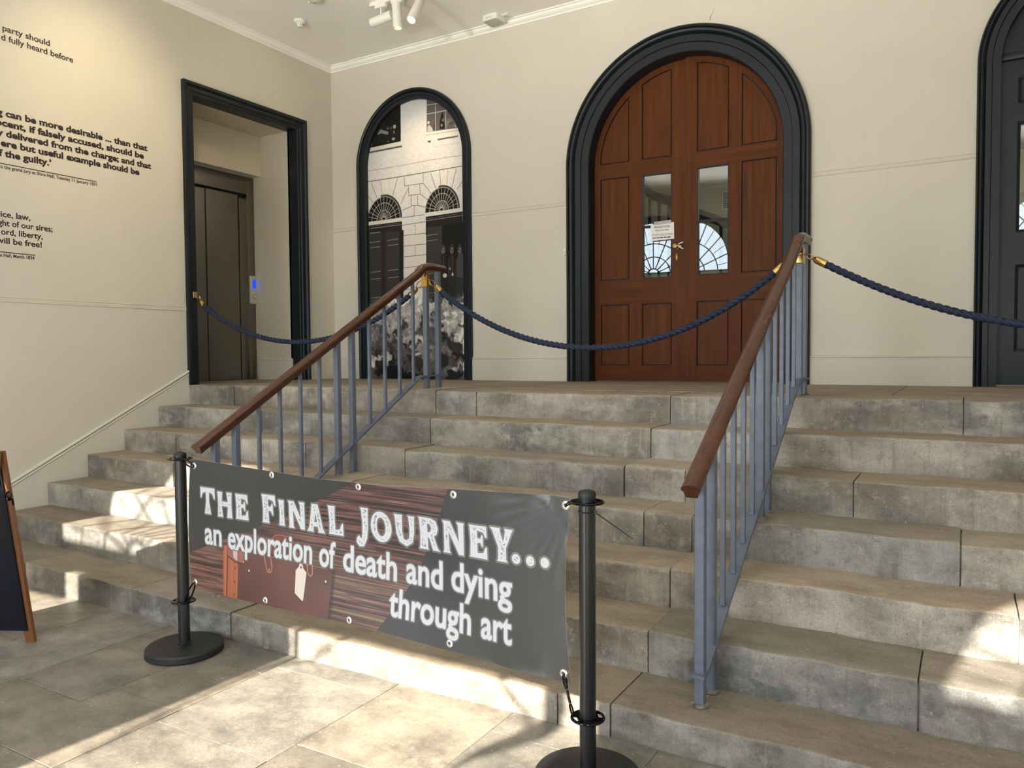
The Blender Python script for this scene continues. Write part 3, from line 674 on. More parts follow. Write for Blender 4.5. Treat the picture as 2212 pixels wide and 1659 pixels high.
# ================================================================== LIFT
t1 = thing('trim_5', 'dark navy moulded door frame around the lift doorway', 'door frame', (-.018, -1.13, ZL), None, 'structure')
bm = BM()
sweep(bm, [(LY0, ZL - .002), (LY0, LZ), (LY1, LZ), (LY1, ZL - .002)], [(0, -.13), (0, .006), (.006, .012), (.030, .014), (.036, .024), (.070, .026), (.074, .020), (.079, .034), (.088, .042), (.096, .043), (.104, .040), (.112, .040), (.112, 0), (.03, -.001)], lambda a, b, t: (-.018 + t, a, b)); obj('door_frame', bm, M['navy'], t1, 30)
lf = thing('lift', 'brushed steel lift door in the alcove on the left', 'lift', (-.68, -1.1, ZL))
bm = BM(); X0 = -.66
plate(bm, [(-1.74, ZL), (-1.74, 3.322), (-.516, 3.322), (-.516, ZL)], [[(-1.55, ZL - .0), (-1.55, 3.144), (-.612, 3.144), (-.612, ZL)]] if False else [], YZ, X0 - .10, X0 - .095)
box(bm, X0 - .06, X0, -.612, -.516, ZL, 3.325, .003); box(bm, X0 - .06, X0, -1.74, -.612, 3.144, 3.325, .003); box(bm, X0 - .06, X0, -1.74, -1.60, ZL, 3.144, .003)
obj('lift_frame', bm, M['steel'], lf, 30)
bm = BM(); box(bm, X0 - .055, X0 - .045, -1.60, -1.098, ZL + .004, 3.125); obj('lift_door', bm, M['steel'], lf, 0)
bm = BM(); box(bm, X0 - .040, X0 - .030, -1.094, -.703, ZL + .004, 3.125); obj('lift_door', bm, M['steel'], lf, 0)
bm = BM(); box(bm, X0 - .040, X0 - .030, -.690, -.612, ZL + .004, 3.10); obj('lift_door', bm, M['steel'], lf, 0)
bm = BM(); box(bm, X0 - .09, X0 - .058, -1.60, -.612, ZL, 3.16); obj('door_track', bm, M['darkslot'], lf, 0)
bm = BM(); box(bm, X0 - .02, X0 + .02, -.598, -.503, 1.992, 2.292, .012, 3); cpn = obj('call_panel', bm, M['greyplastic'], lf, 35)
bm = BM(); box(bm, X0 + .018, X0 + .022, -.572, -.528, 2.156, 2.250); obj('display', bm, M['bluescreen'], cpn, 0); cpn.children[0]['label'] = 'lit blue display'
bm = BM(); lathe(bm, [(0, .006), (.012, .005), (.014, 0), (.02, 0), (.02, -.002), (0, -.002)], (X0 + .02, -.549, 2.075), 20, (1, 0, 0)); obj('call_button', bm, M['white'], cpn, 40)

# ================================================================== MURAL
mu = thing('arched_mural', 'tall arched black-and-white photo mural of a crowd below a stone facade in a dark frame', 'mural', (MU['cx'], 0, ZL))
architrave(mu, MU, [(0, .05), (0, -.006), (.014, -.010), (.030, -.012), (.036, -.026), (.058, -.028), (.064, -.020), (.070, -.040), (.082, -.048), (.092, -.048), (.102, -.036), (.102, 0), (.03, .001)], 'mural_frame')
MW, MH, MS = 124, 286, 4.0                                   # print size in centimetres and pixels per centimetre
img = np.full((int(MH * MS), int(MW * MS), 3), .80); rng = np.random.default_rng(3)
mp_ = lambda p: (p[0] * MS, (MH - p[1]) * MS)
g1 = lambda t: (t, t * .985, t * .955) if t > .5 else (t * 1.0, t * .965, t * .95)
MURAL=[('p',0.07,[(-5.0,241.8),(45.0,243.2),(45.4,290.6),(-4.0,290.0)]),
('p',0.13,[(9.8,247.2),(12.5,263.3),(19.8,270.4),(24.5,265.1),(26.1,256.7),(30.2,253.3),(28.9,245.3)]),
('p',0.11,[(30.1,244.2),(31.4,255.0),(36.1,257.0),(40.8,253.6),(41.8,244.4)]),
('p',0.62,[(14.2,254.8),(18.4,259.2),(29.1,254.9),(28.4,252.2),(19.6,254.9),(15.0,254.0)]),
('e',0.85,(37.1,259.1),(2.1,2.0)),
('e',0.5,(28.2,258.6),(1.4,1.5)),
('e',0.45,(32.4,258.4),(1.2,1.5)),
('e',0.7,(35.4,246.9),(2.3,1.5)),
('e',0.7,(28.7,245.4),(1.0,0.6)),
('e',0.8,(36.3,253.8),(0.7,1.6)),
('e',0.4,(20.4,269.0),(1.4,2.0)),
('e',0.75,(5.5,245.7),(1.7,1.0)),
('p',0.95,[(-2.6,239.2),(46.9,239.1),(46.6,242.3),(-2.5,242.2)]),
('p',0.4,[(2.9,236.6),(46.9,236.9),(46.5,238.8),(2.9,238.3)]),
('p',0.42,[(77.8,282.3),(77.2,247.3),(118.0,245.7),(118.4,277.8)]),
('p',0.52,[(102.2,249.5),(102.2,256.4),(107.6,256.4),(112.8,248.7)]),
('p',0.12,[(94.0,247.7),(94.2,256.0),(96.4,263.4),(98.0,264.0),(99.5,255.1),(100.5,247.1)]),
('p',0.85,[(78.4,247.4),(79.3,253.0),(81.5,254.0),(84.8,250.4),(85.8,247.2)]),
('e',0.9,(80.3,256.4),(1.7,1.6)),
('e',0.3,(87.6,251.7),(1.5,3.5)),
('e',0.5,(98.2,256.2),(1.5,1.6)),
('e',0.75,(96.3,251.3),(1.0,1.4)),
('e',0.6,(104.3,252.6),(1.3,1.2)),
('e',0.35,(107.5,251.2),(3.2,1.8)),
('e',0.5,(111.8,248.9),(2.1,2.1)),
('l',0.95,0.9,[(77.6,273.8),(94.9,273.4)]),
('l',0.95,0.9,[(77.5,265.0),(112.0,264.8)]),
('l',0.95,0.9,[(89.2,273.4),(88.8,247.2)]),
('l',0.95,0.9,[(101.3,267.0),(101.3,246.8)]),
('l',0.95,0.9,[(112.8,248.7),(113.3,246.9)]),
('l',0.95,1.6,[(78.0,282.3),(77.5,246.2)]),
('p',0.97,[(76.7,239.3),(118.5,238.8),(118.6,244.8),(76.8,245.9)]),
('l',0.55,0.5,[(77.0,244.3),(118.0,243.4)]),
('p',0.4,[(79.1,237.2),(82.4,236.3),(83.0,238.4),(79.1,238.5)]),
('p',0.45,[(91.2,237.2),(115.8,237.0),(115.9,238.6),(91.2,238.8)]),
('l',0.5,0.5,[(-1.7,218.6),(36.7,218.3),(79.9,219.2),(119.8,218.8)]),
('l',0.7,0.3,[(84.5,231.5),(118.4,231.1)]),
('l',0.3,0.9,[(-1.9,207.4),(48.1,207.4),(119.7,208.3)]),
('l',0.38,0.7,[(4.8,205.7),(12.9,189.0)]),
('l',0.38,0.7,[(17.5,206.5),(20.2,190.7)]),
('l',0.38,0.7,[(28.2,207.0),(26.8,190.7)]),
('l',0.38,0.7,[(40.0,206.1),(33.6,189.2)]),
('l',0.38,0.7,[(-2.2,195.3),(7.1,185.0)]),
('l',0.38,0.7,[(54.8,195.7),(44.2,179.9)]),
('l',0.38,0.7,[(48.7,206.2),(49.1,197.3),(72.9,197.2),(72.9,207.2)]),
('l',0.38,0.7,[(54.2,196.0),(54.4,186.9),(68.9,187.0),(68.4,196.8)]),
('l',0.38,0.7,[(57.5,186.2),(57.7,176.5),(65.7,175.9),(65.5,186.0)]),
('l',0.38,0.7,[(46.4,173.1),(57.7,175.8)]),
('l',0.38,0.7,[(61.3,175.7),(61.2,165.3)]),
('l',0.38,0.7,[(45.1,165.5),(74.2,165.9)]),
('l',0.38,0.7,[(65.7,175.9),(76.5,172.8)]),
('l',0.38,0.7,[(68.9,187.0),(78.5,180.1)]),
('l',0.38,0.7,[(72.9,197.2),(82.8,185.9)]),
('l',0.38,0.7,[(82.0,206.3),(88.3,190.5)]),
('l',0.38,0.7,[(93.0,207.8),(94.9,192.0)]),
('l',0.38,0.7,[(103.2,208.0),(101.4,191.9)]),
('l',0.38,0.7,[(113.3,206.3),(108.0,189.6)]),
('l',0.38,0.7,[(119.5,193.0),(114.4,186.7)]),
('l',0.38,0.7,[(45.0,157.8),(74.6,158.7)]),
('l',0.38,0.7,[(61.7,157.2),(61.6,150.0)]),
('p',0.97,[(17.7,206.7),(28.5,207.0),(27.0,190.7),(20.2,190.7)]),
('p',0.97,[(93.2,207.5),(103.2,207.8),(101.4,191.9),(95.1,192.0)]),
('p',0.3,[(45.5,165.7),(45.3,169.2),(44.7,172.6),(43.7,175.9),(42.3,179.0),(40.5,181.8),(38.4,184.4),(36.0,186.6),(33.3,188.5),(30.4,190.0),(27.3,191.0),(24.1,191.6),(20.8,191.7),(17.5,191.4),(21.3,165.5)]),
('p',0.1,[(43.2,165.7),(43.1,169.0),(42.6,172.2),(41.6,175.3),(40.3,178.2),(38.6,180.9),(36.6,183.3),(34.4,185.4),(31.8,187.1),(29.1,188.4),(26.2,189.4),(23.2,189.8),(20.2,189.8),(17.2,189.4),(14.2,188.5),(11.4,187.2),(8.7,185.5),(6.3,183.3),(4.1,180.9),(2.3,178.1),(0.8,175.1),(-0.3,172.0),(-1.0,168.6),(-1.3,165.3)]),
('l',0.88,0.8,[(24.0,165.5),(23.9,165.9),(23.9,166.3),(23.8,166.7),(23.6,167.0),(23.4,167.4),(23.2,167.7),(22.9,167.9),(22.6,168.1),(22.2,168.3),(21.9,168.4),(21.5,168.4),(21.2,168.4),(20.8,168.4),(20.5,168.3),(20.1,168.1),(19.8,167.9),(19.5,167.6),(19.3,167.3),(19.0,167.0),(18.9,166.6),(18.7,166.3),(18.7,165.9),(18.6,165.5)]),
('l',0.88,0.8,[(30.6,165.6),(30.5,167.0),(30.3,168.3),(29.9,169.6),(29.3,170.9),(28.6,172.0),(27.8,173.0),(26.8,173.9),(25.7,174.6),(24.6,175.2),(23.4,175.5),(22.1,175.7),(20.8,175.7),(19.6,175.5),(18.3,175.1),(17.2,174.6),(16.0,173.8),(15.0,173.0),(14.1,171.9),(13.4,170.8),(12.8,169.5),(12.3,168.2),(12.0,166.8),(11.9,165.4)]),
('l',0.88,0.8,[(37.2,165.7),(37.1,168.0),(36.7,170.4),(36.0,172.6),(35.0,174.7),(33.8,176.6),(32.4,178.4),(30.7,179.9),(28.9,181.1),(26.9,182.1),(24.9,182.7),(22.7,183.0),(20.5,183.0),(18.3,182.7),(16.2,182.1),(14.2,181.1),(12.3,179.8),(10.5,178.3),(9.0,176.6),(7.7,174.6),(6.6,172.4),(5.8,170.1),(5.3,167.8),(5.1,165.3)]),
('l',0.88,0.8,[(42.8,165.7),(42.7,168.9),(42.1,172.1),(41.2,175.1),(39.9,178.0),(38.3,180.6),(36.3,183.0),(34.1,185.0),(31.6,186.7),(29.0,188.0),(26.1,188.9),(23.2,189.3),(20.2,189.4),(17.3,188.9),(14.4,188.1),(11.6,186.8),(9.0,185.1),(6.6,183.0),(4.5,180.6),(2.7,177.9),(1.2,174.9),(0.1,171.8),(-0.5,168.6),(-0.8,165.3)]),
('l',0.88,0.7,[(23.9,166.2),(42.2,170.9)]),
('l',0.88,0.7,[(23.7,166.8),(40.7,175.8)]),
('l',0.88,0.7,[(23.4,167.3),(38.2,180.3)]),
('l',0.88,0.7,[(23.0,167.8),(35.0,184.0)]),
('l',0.88,0.7,[(22.5,168.1),(31.0,186.8)]),
('l',0.88,0.7,[(21.9,168.4),(26.5,188.5)]),
('l',0.88,0.7,[(21.4,168.4),(21.7,189.2)]),
('l',0.88,0.7,[(20.8,168.4),(16.9,188.6)]),
('l',0.88,0.7,[(20.2,168.1),(12.3,186.8)]),
('l',0.88,0.7,[(19.7,167.8),(8.1,184.0)]),
('l',0.88,0.7,[(19.2,167.3),(4.5,180.2)]),
('l',0.88,0.7,[(18.9,166.7),(1.8,175.7)]),
('l',0.88,0.7,[(18.7,166.1),(0.1,170.6)]),
('p',0.93,[(-2.4,165.3),(44.9,165.9),(44.8,162.8),(-2.4,162.3)]),
('p',0.3,[(117.1,168.1),(116.9,171.4),(116.4,174.6),(115.5,177.7),(114.2,180.7),(112.6,183.4),(110.6,185.8),(108.4,188.0),(106.0,189.8),(103.3,191.2),(100.5,192.1),(97.6,192.7),(94.6,192.8),(91.6,192.4),(95.1,167.8)]),
('p',0.1,[(115.1,168.1),(114.9,171.2),(114.4,174.2),(113.6,177.2),(112.4,180.0),(110.8,182.5),(109.0,184.8),(106.9,186.8),(104.6,188.4),(102.2,189.7),(99.5,190.5),(96.8,191.0),(94.1,191.0),(91.3,190.6),(88.6,189.7),(86.1,188.4),(83.6,186.8),(81.4,184.8),(79.5,182.4),(77.8,179.8),(76.5,176.9),(75.5,173.9),(74.9,170.7),(74.6,167.5)]),
('l',0.88,0.8,[(97.6,167.8),(97.5,168.2),(97.5,168.6),(97.4,168.9),(97.2,169.3),(97.0,169.6),(96.8,169.9),(96.6,170.1),(96.3,170.3),(96.0,170.4),(95.7,170.5),(95.3,170.6),(95.0,170.6),(94.7,170.5),(94.4,170.4),(94.0,170.3),(93.8,170.1),(93.5,169.8),(93.3,169.5),(93.1,169.2),(92.9,168.9),(92.8,168.5),(92.7,168.1),(92.7,167.8)]),
('l',0.88,0.8,[(103.6,167.9),(103.5,169.2),(103.3,170.5),(102.9,171.8),(102.4,172.9),(101.8,174.0),(101.0,175.0),(100.1,175.8),(99.1,176.5),(98.1,177.0),(97.0,177.4),(95.8,177.5),(94.7,177.5),(93.5,177.4),(92.4,177.0),(91.3,176.4),(90.3,175.7),(89.4,174.9),(88.6,173.9),(87.9,172.8),(87.4,171.6),(86.9,170.3),(86.7,169.0),(86.6,167.7)]),
('l',0.88,0.8,[(109.6,168.0),(109.4,170.2),(109.1,172.5),(108.5,174.6),(107.6,176.6),(106.5,178.4),(105.2,180.1),(103.7,181.5),(102.0,182.7),(100.2,183.6),(98.3,184.2),(96.3,184.5),(94.4,184.5),(92.4,184.2),(90.5,183.6),(88.6,182.6),(86.9,181.4),(85.3,180.0),(83.9,178.3),(82.7,176.4),(81.7,174.4),(81.0,172.2),(80.6,169.9),(80.4,167.6)]),
('l',0.88,0.8,[(114.7,168.1),(114.6,171.1),(114.1,174.1),(113.2,177.0),(112.0,179.7),(110.5,182.2),(108.7,184.5),(106.7,186.4),(104.5,188.0),(102.0,189.3),(99.4,190.1),(96.8,190.5),(94.1,190.5),(91.4,190.1),(88.8,189.3),(86.2,188.0),(83.9,186.4),(81.7,184.4),(79.8,182.1),(78.2,179.6),(76.9,176.7),(75.9,173.8),(75.3,170.7),(75.0,167.5)]),
('l',0.88,0.7,[(97.5,168.4),(114.1,173.0)]),
('l',0.88,0.7,[(97.3,169.0),(112.7,177.7)]),
('l',0.88,0.7,[(97.0,169.6),(110.5,181.9)]),
('l',0.88,0.7,[(96.7,170.0),(107.5,185.4)]),
('l',0.88,0.7,[(96.2,170.3),(103.9,188.1)]),
('l',0.88,0.7,[(95.7,170.5),(99.8,189.8)]),
('l',0.88,0.7,[(95.2,170.6),(95.4,190.3)]),
('l',0.88,0.7,[(94.6,170.5),(91.1,189.8)]),
('l',0.88,0.7,[(94.1,170.3),(86.9,188.1)]),
('l',0.88,0.7,[(93.6,170.0),(83.0,185.4)]),
('l',0.88,0.7,[(93.3,169.5),(79.8,181.8)]),
('l',0.88,0.7,[(93.0,169.0),(77.4,177.5)]),
('l',0.88,0.7,[(92.8,168.4),(75.8,172.6)]),
('p',0.93,[(73.6,167.5),(116.6,168.2),(116.5,165.3),(73.6,164.7)]),
('p',0.16,[(-4.1,161.5),(45.3,161.9),(45.1,151.4),(-4.2,151.9)]),
('l',0.8,0.7,[(-1.7,158.1),(44.1,158.6)]),
('l',0.5,0.5,[(-1.6,160.0),(44.1,160.4)]),
('p',0.25,[(-4.5,155.8),(46.9,151.4),(45.8,84.5),(-6.0,77.8)]),
('p',0.15,[(41.6,151.8),(47.0,153.3),(45.8,83.6),(40.5,83.8)]),
('p',0.19,[(17.8,153.9),(24.1,153.3),(22.8,78.6),(16.4,78.9)]),
('l',0.85,0.6,[(2.0,153.3),(16.2,153.2)]),
('l',0.85,0.6,[(1.8,143.5),(16.0,143.8)]),
('l',0.85,0.6,[(25.6,143.8),(40.0,144.4)]),
('l',0.85,0.6,[(2.4,137.9),(15.9,138.3)]),
('l',0.85,0.6,[(26.1,138.3),(39.9,139.0)]),
('l',0.85,0.6,[(1.9,112.2),(16.1,112.8)]),
('l',0.85,0.6,[(26.3,112.7),(40.1,113.2)]),
('l',0.85,0.6,[(2.4,104.9),(16.2,105.2)]),
('l',0.85,0.6,[(26.2,105.1),(40.0,105.6)]),
('l',0.85,0.6,[(2.0,85.3),(16.3,85.8)]),
('p',0.96,[(47.0,155.2),(75.8,156.5),(74.9,80.4),(46.3,76.7)]),
('l',0.7,0.8,[(47.5,151.3),(46.8,89.3)]),
('l',0.4,0.7,[(47.1,147.1),(75.9,147.2)]),
('l',0.4,0.7,[(46.9,136.3),(75.7,136.5)]),
('l',0.4,0.7,[(46.7,125.4),(75.5,125.8)]),
('l',0.4,0.7,[(46.6,114.2),(75.4,114.9)]),
('l',0.4,0.7,[(46.4,103.4),(75.2,104.2)]),
('l',0.4,0.7,[(46.2,91.9),(75.1,93.0)]),
('l',0.5,0.5,[(62.2,156.7),(62.1,146.4)]),
('l',0.5,0.5,[(61.9,135.5),(61.8,125.2)]),
('l',0.5,0.5,[(61.6,113.7),(61.4,103.3)]),
('p',0.14,[(75.6,163.5),(120.2,164.4),(119.9,141.5),(75.3,145.2)]),
('l',0.75,0.7,[(75.7,159.5),(120.2,160.7)]),
('l',0.45,0.7,[(75.8,161.3),(120.2,162.6)]),
('p',0.25,[(75.9,152.6),(95.3,152.8),(94.3,82.4),(74.9,80.4)]),
('l',0.8,0.6,[(77.0,144.7),(89.9,145.0)]),
('l',0.8,0.6,[(76.9,139.1),(89.9,139.6)]),
('l',0.8,0.6,[(77.0,106.3),(84.1,106.6)]),
('l',0.8,0.6,[(76.8,86.5),(86.8,87.3)]),
('p',0.045,[(95.3,152.8),(121.4,154.1),(120.5,80.3),(94.3,81.5)]),
('p',0.14,[(91.2,82.5),(92.1,119.3),(94.3,124.3),(99.1,124.4),(101.1,118.6),(100.9,82.1)]),
('e',0.5,(96.6,127.9),(2.4,3.0)),
('p',0.28,[(93.7,129.0),(94.4,132.3),(96.7,135.3),(99.0,131.9),(99.7,128.6)]),
('e',0.85,(97.1,130.4),(0.9,0.6)),
('l',0.5,0.5,[(93.1,119.2),(92.4,103.2)]),
('l',0.45,0.5,[(97.0,123.1),(97.2,103.0)]),
('e',0.45,(96.6,126.3),(1.2,0.7)),
('p',0.16,[(101.6,82.1),(102.5,118.6),(104.6,123.5),(109.4,123.7),(111.4,117.9),(111.2,81.7)]),
('e',0.5,(107.0,127.1),(2.2,3.0)),
('p',0.28,[(104.0,128.2),(104.7,131.5),(107.1,134.5),(109.3,131.1),(109.9,127.8)]),
('e',0.85,(107.4,129.6),(0.8,0.6)),
('l',0.5,0.5,[(103.4,118.5),(102.8,102.6)]),
('l',0.45,0.5,[(107.4,122.4),(107.6,102.4)]),
('e',0.45,(106.9,125.5),(1.2,0.8)),
('p',0.2,[(111.0,81.7),(112.0,117.9),(114.1,122.9),(118.8,123.0),(120.7,117.3),(120.5,81.2)]),
('e',0.5,(116.3,126.4),(2.3,3.0)),
('p',0.28,[(113.4,127.5),(114.1,130.7),(116.4,133.8),(118.6,130.4),(119.3,127.1)]),
('e',0.85,(116.8,128.9),(0.8,0.6)),
('l',0.5,0.5,[(112.9,117.8),(112.2,102.1)]),
('l',0.45,0.5,[(116.7,121.7),(116.9,101.8)]),
('e',0.45,(116.3,124.8),(1.2,0.8)),
('e',0.95,(98.3,103.4),(2.5,2.2)),
('e',0.9,(107.6,104.0),(1.2,1.7)),
('e',0.7,(104.5,109.8),(1.1,1.3)),
('p',0.33,[(113.3,119.7),(114.8,123.3),(121.0,124.2),(120.7,99.8),(113.4,101.1)]),
('p',0.62,[(-6.0,78.8),(46.3,77.7),(74.3,79.5),(94.3,81.5),(121.6,81.2),(121.3,52.4),(-6.4,55.6)]),
('p',0.36,[(-6.4,57.1),(121.4,58.0),(120.6,-3.5),(-7.6,-5.1)]),
('e',0.72,(32.1,48.7),(10.7,11.9)),
('e',0.5,(25.7,42.0),(5.7,10.8)),
('e',0.15,(23.3,47.9),(1.7,2.5)),
('e',0.12,(34.0,46.2),(2.5,2.8)),
('e',0.3,(28.1,36.0),(8.8,5.9)),
('e',0.1,(32.3,22.1),(6.0,7.9)),
('e',0.35,(33.0,24.1),(4.2,6.1)),
('e',0.55,(5.2,46.3),(7.8,10.0)),
('e',0.35,(7.6,35.2),(5.2,8.0)),
('e',0.2,(10.7,30.2),(3.9,4.5)),
('e',0.75,(11.9,20.2),(15.3,6.0)),
('e',0.3,(11.7,12.2),(6.7,9.5)),
('e',0.15,(11.7,13.2),(4.9,7.0)),
('e',0.85,(2.7,15.2),(3.6,8.0)),
('e',0.06,(32.7,6.3),(19.9,6.9)),
('e',0.08,(52.5,-0.4),(24.2,5.8)),
('e',0.08,(56.1,76.5),(3.2,3.9)),
('e',0.78,(65.2,76.0),(4.1,8.1)),
('e',0.7,(58.3,60.8),(10.9,10.6)),
('e',0.3,(48.5,56.2),(3.4,8.3)),
('e',0.85,(51.0,58.1),(1.9,5.8)),
('e',0.2,(69.2,59.0),(3.1,6.0)),
('e',0.65,(53.2,46.4),(7.3,7.7)),
('e',0.12,(50.6,36.7),(2.5,3.9)),
('e',0.8,(64.1,39.4),(8.4,6.7)),
('e',0.2,(61.6,37.5),(3.2,3.5)),
('e',0.55,(69.9,29.7),(10.8,6.7)),
('e',0.12,(52.8,22.0),(7.4,6.8)),
('e',0.2,(62.5,15.2),(6.0,5.8)),
('e',0.85,(57.8,25.9),(4.9,2.9)),
('e',0.15,(86.1,81.8),(3.8,4.7)),
('e',0.2,(83.6,66.7),(4.7,7.6)),
('e',0.45,(92.9,65.4),(7.0,7.6)),
('e',0.6,(90.5,57.0),(8.1,4.7)),
('e',0.85,(103.2,59.5),(10.3,3.7)),
('e',0.7,(105.4,51.9),(12.5,8.4)),
('e',0.12,(96.7,44.6),(7.1,7.5)),
('e',0.3,(100.8,46.4),(3.4,4.7)),
('e',0.85,(115.6,44.2),(4.5,8.4)),
('e',0.2,(107.5,34.0),(10.2,6.6)),
('e',0.5,(99.4,26.6),(6.9,3.7)),
('e',0.1,(113.1,25.5),(6.8,4.7)),
('e',0.15,(93.5,20.0),(6.9,5.6)),
('e',0.75,(111.8,12.4),(6.8,3.4)),
('e',0.5,(100.3,13.3),(4.6,2.9)),
('e',0.12,(104.8,4.8),(12.6,5.7)),
('e',0.4,(93.9,7.6),(3.5,8.6)),
('e',0.3,(112.6,82.5),(3.9,2.8)),
('e',0.9,(113.7,77.4),(6.8,2.0)),
('e',0.1,(104.0,72.6),(2.3,5.6)),
('e',0.8,(81.3,72.5),(7.0,6.7)),
('e',0.9,(87.5,95.0),(2.1,2.8)),
('e',0.06,(71.9,1.7),(15.5,4.8)),
('e',0.5,(79.4,21.9),(9.4,5.8)),
('e',0.7,(42.5,67.1),(7.4,8.8)),
('e',0.25,(37.6,74.1),(2.5,3.9)),
('l',0.15,1.0,[(46.7,64.0),(46.0,55.3),(49.6,49.3)]),
('l',0.15,1.0,[(69.4,72.9),(63.3,67.4)]),
('l',0.15,1.0,[(72.4,36.4),(81.8,26.7)]),
('l',0.15,1.0,[(53.3,48.3),(65.4,49.0)]),
('l',0.15,1.0,[(89.1,39.9),(86.6,28.6)]),
('l',0.15,1.0,[(23.4,56.8),(20.7,45.0)]),
('l',0.15,1.0,[(1.4,54.4),(11.8,53.2),(13.6,44.1)])]

nz = vnoise(*img.shape[:2], 3, rng) * .5 + vnoise(*img.shape[:2], 9, rng) * .3 + vnoise(*img.shape[:2], 60, rng) * .2
img[:] = img * (.93 + .12 * nz[..., None])
for it in MURAL:
    if it[0] == 'p': fillp(img, [mp_(p) for p in it[2]], g1(it[1] * .84))
    elif it[0] == 'l': linep(img, [mp_(p) for p in it[3]], it[2] * MS * .8, g1(it[1] * .84), .9)
    else:
        c = mp_(it[2]); ellp(img, c[0], c[1], it[3][0] * MS, it[3][1] * MS, g1(it[1] * .84), .92)
low = int((MH - 88) * MS)                                    # the crowd is blurred by movement
b_ = img[low:].copy(); w_ = vnoise(*b_.shape[:2], 14, rng); w2 = vnoise(*b_.shape[:2], 5, rng)
wy, wx = (vnoise(*b_.shape[:2], 22, rng) - .5) * 46 + (vnoise(*b_.shape[:2], 8, rng) - .5) * 16, (vnoise(*b_.shape[:2], 22, rng) - .5) * 46 + (vnoise(*b_.shape[:2], 8, rng) - .5) * 16
iy = np.clip(np.arange(b_.shape[0])[:, None] + wy, 0, b_.shape[0] - 1).astype(int); ix = np.clip(np.arange(b_.shape[1])[None] + wx, 0, b_.shape[1] - 1).astype(int); b_ = b_[iy, ix]
for ch in range(3): b_[..., ch] = blur(b_[..., ch], 2)
b_ = b_ * (.80 + .62 * w_ * .7 + .36 * w2 * .7)[..., None]
bl = np.clip(np.arange(b_.shape[0]) / 50.0, 0, 1)[:, None, None]; img[low:] = img[low:] * (1 - bl) + b_ * bl
dk = vnoise(*img.shape[:2], (2.2, 2.2), rng) > .90
yy_ = (np.arange(img.shape[0])[:, None] / MS); xx_ = np.arange(img.shape[1])[None] / MS
band = (yy_ > 58) & (yy_ < 105) & (img[..., 0] > .5); img[band & dk] *= .72
img[:] = np.clip((img - .02) * 1.02, .02, .88)
im = to_image('mural_print', img)
bm = BM(); pts = arch(MU['cx'], ZL, MU['zs'], MU['r'] + .015, 48)
b = bmesh.new(); vf = [b.verts.new((x, .030, z)) for x, z in pts]; vb = [b.verts.new((x, .042, z)) for x, z in pts]; uvl = b.loops.layers.uv.new('UVMap')
b.faces.new(vf); b.faces.new(vb[::-1])
for i in range(len(pts)): j = (i + 1) % len(pts); b.faces.new((vf[i], vb[i], vb[j], vf[j]))
bmesh.ops.recalc_face_normals(b, faces=b.faces[:])
for f in b.faces:
    for l in f.loops: l[uvl].uv = ((l.vert.co.x - .45) * 100 / MW, (l.vert.co.z - ZL) * 100 / MH)
obj('photo_print', b, print_mat('mural_paper', im, .55, .3), mu, 0); bm.free()

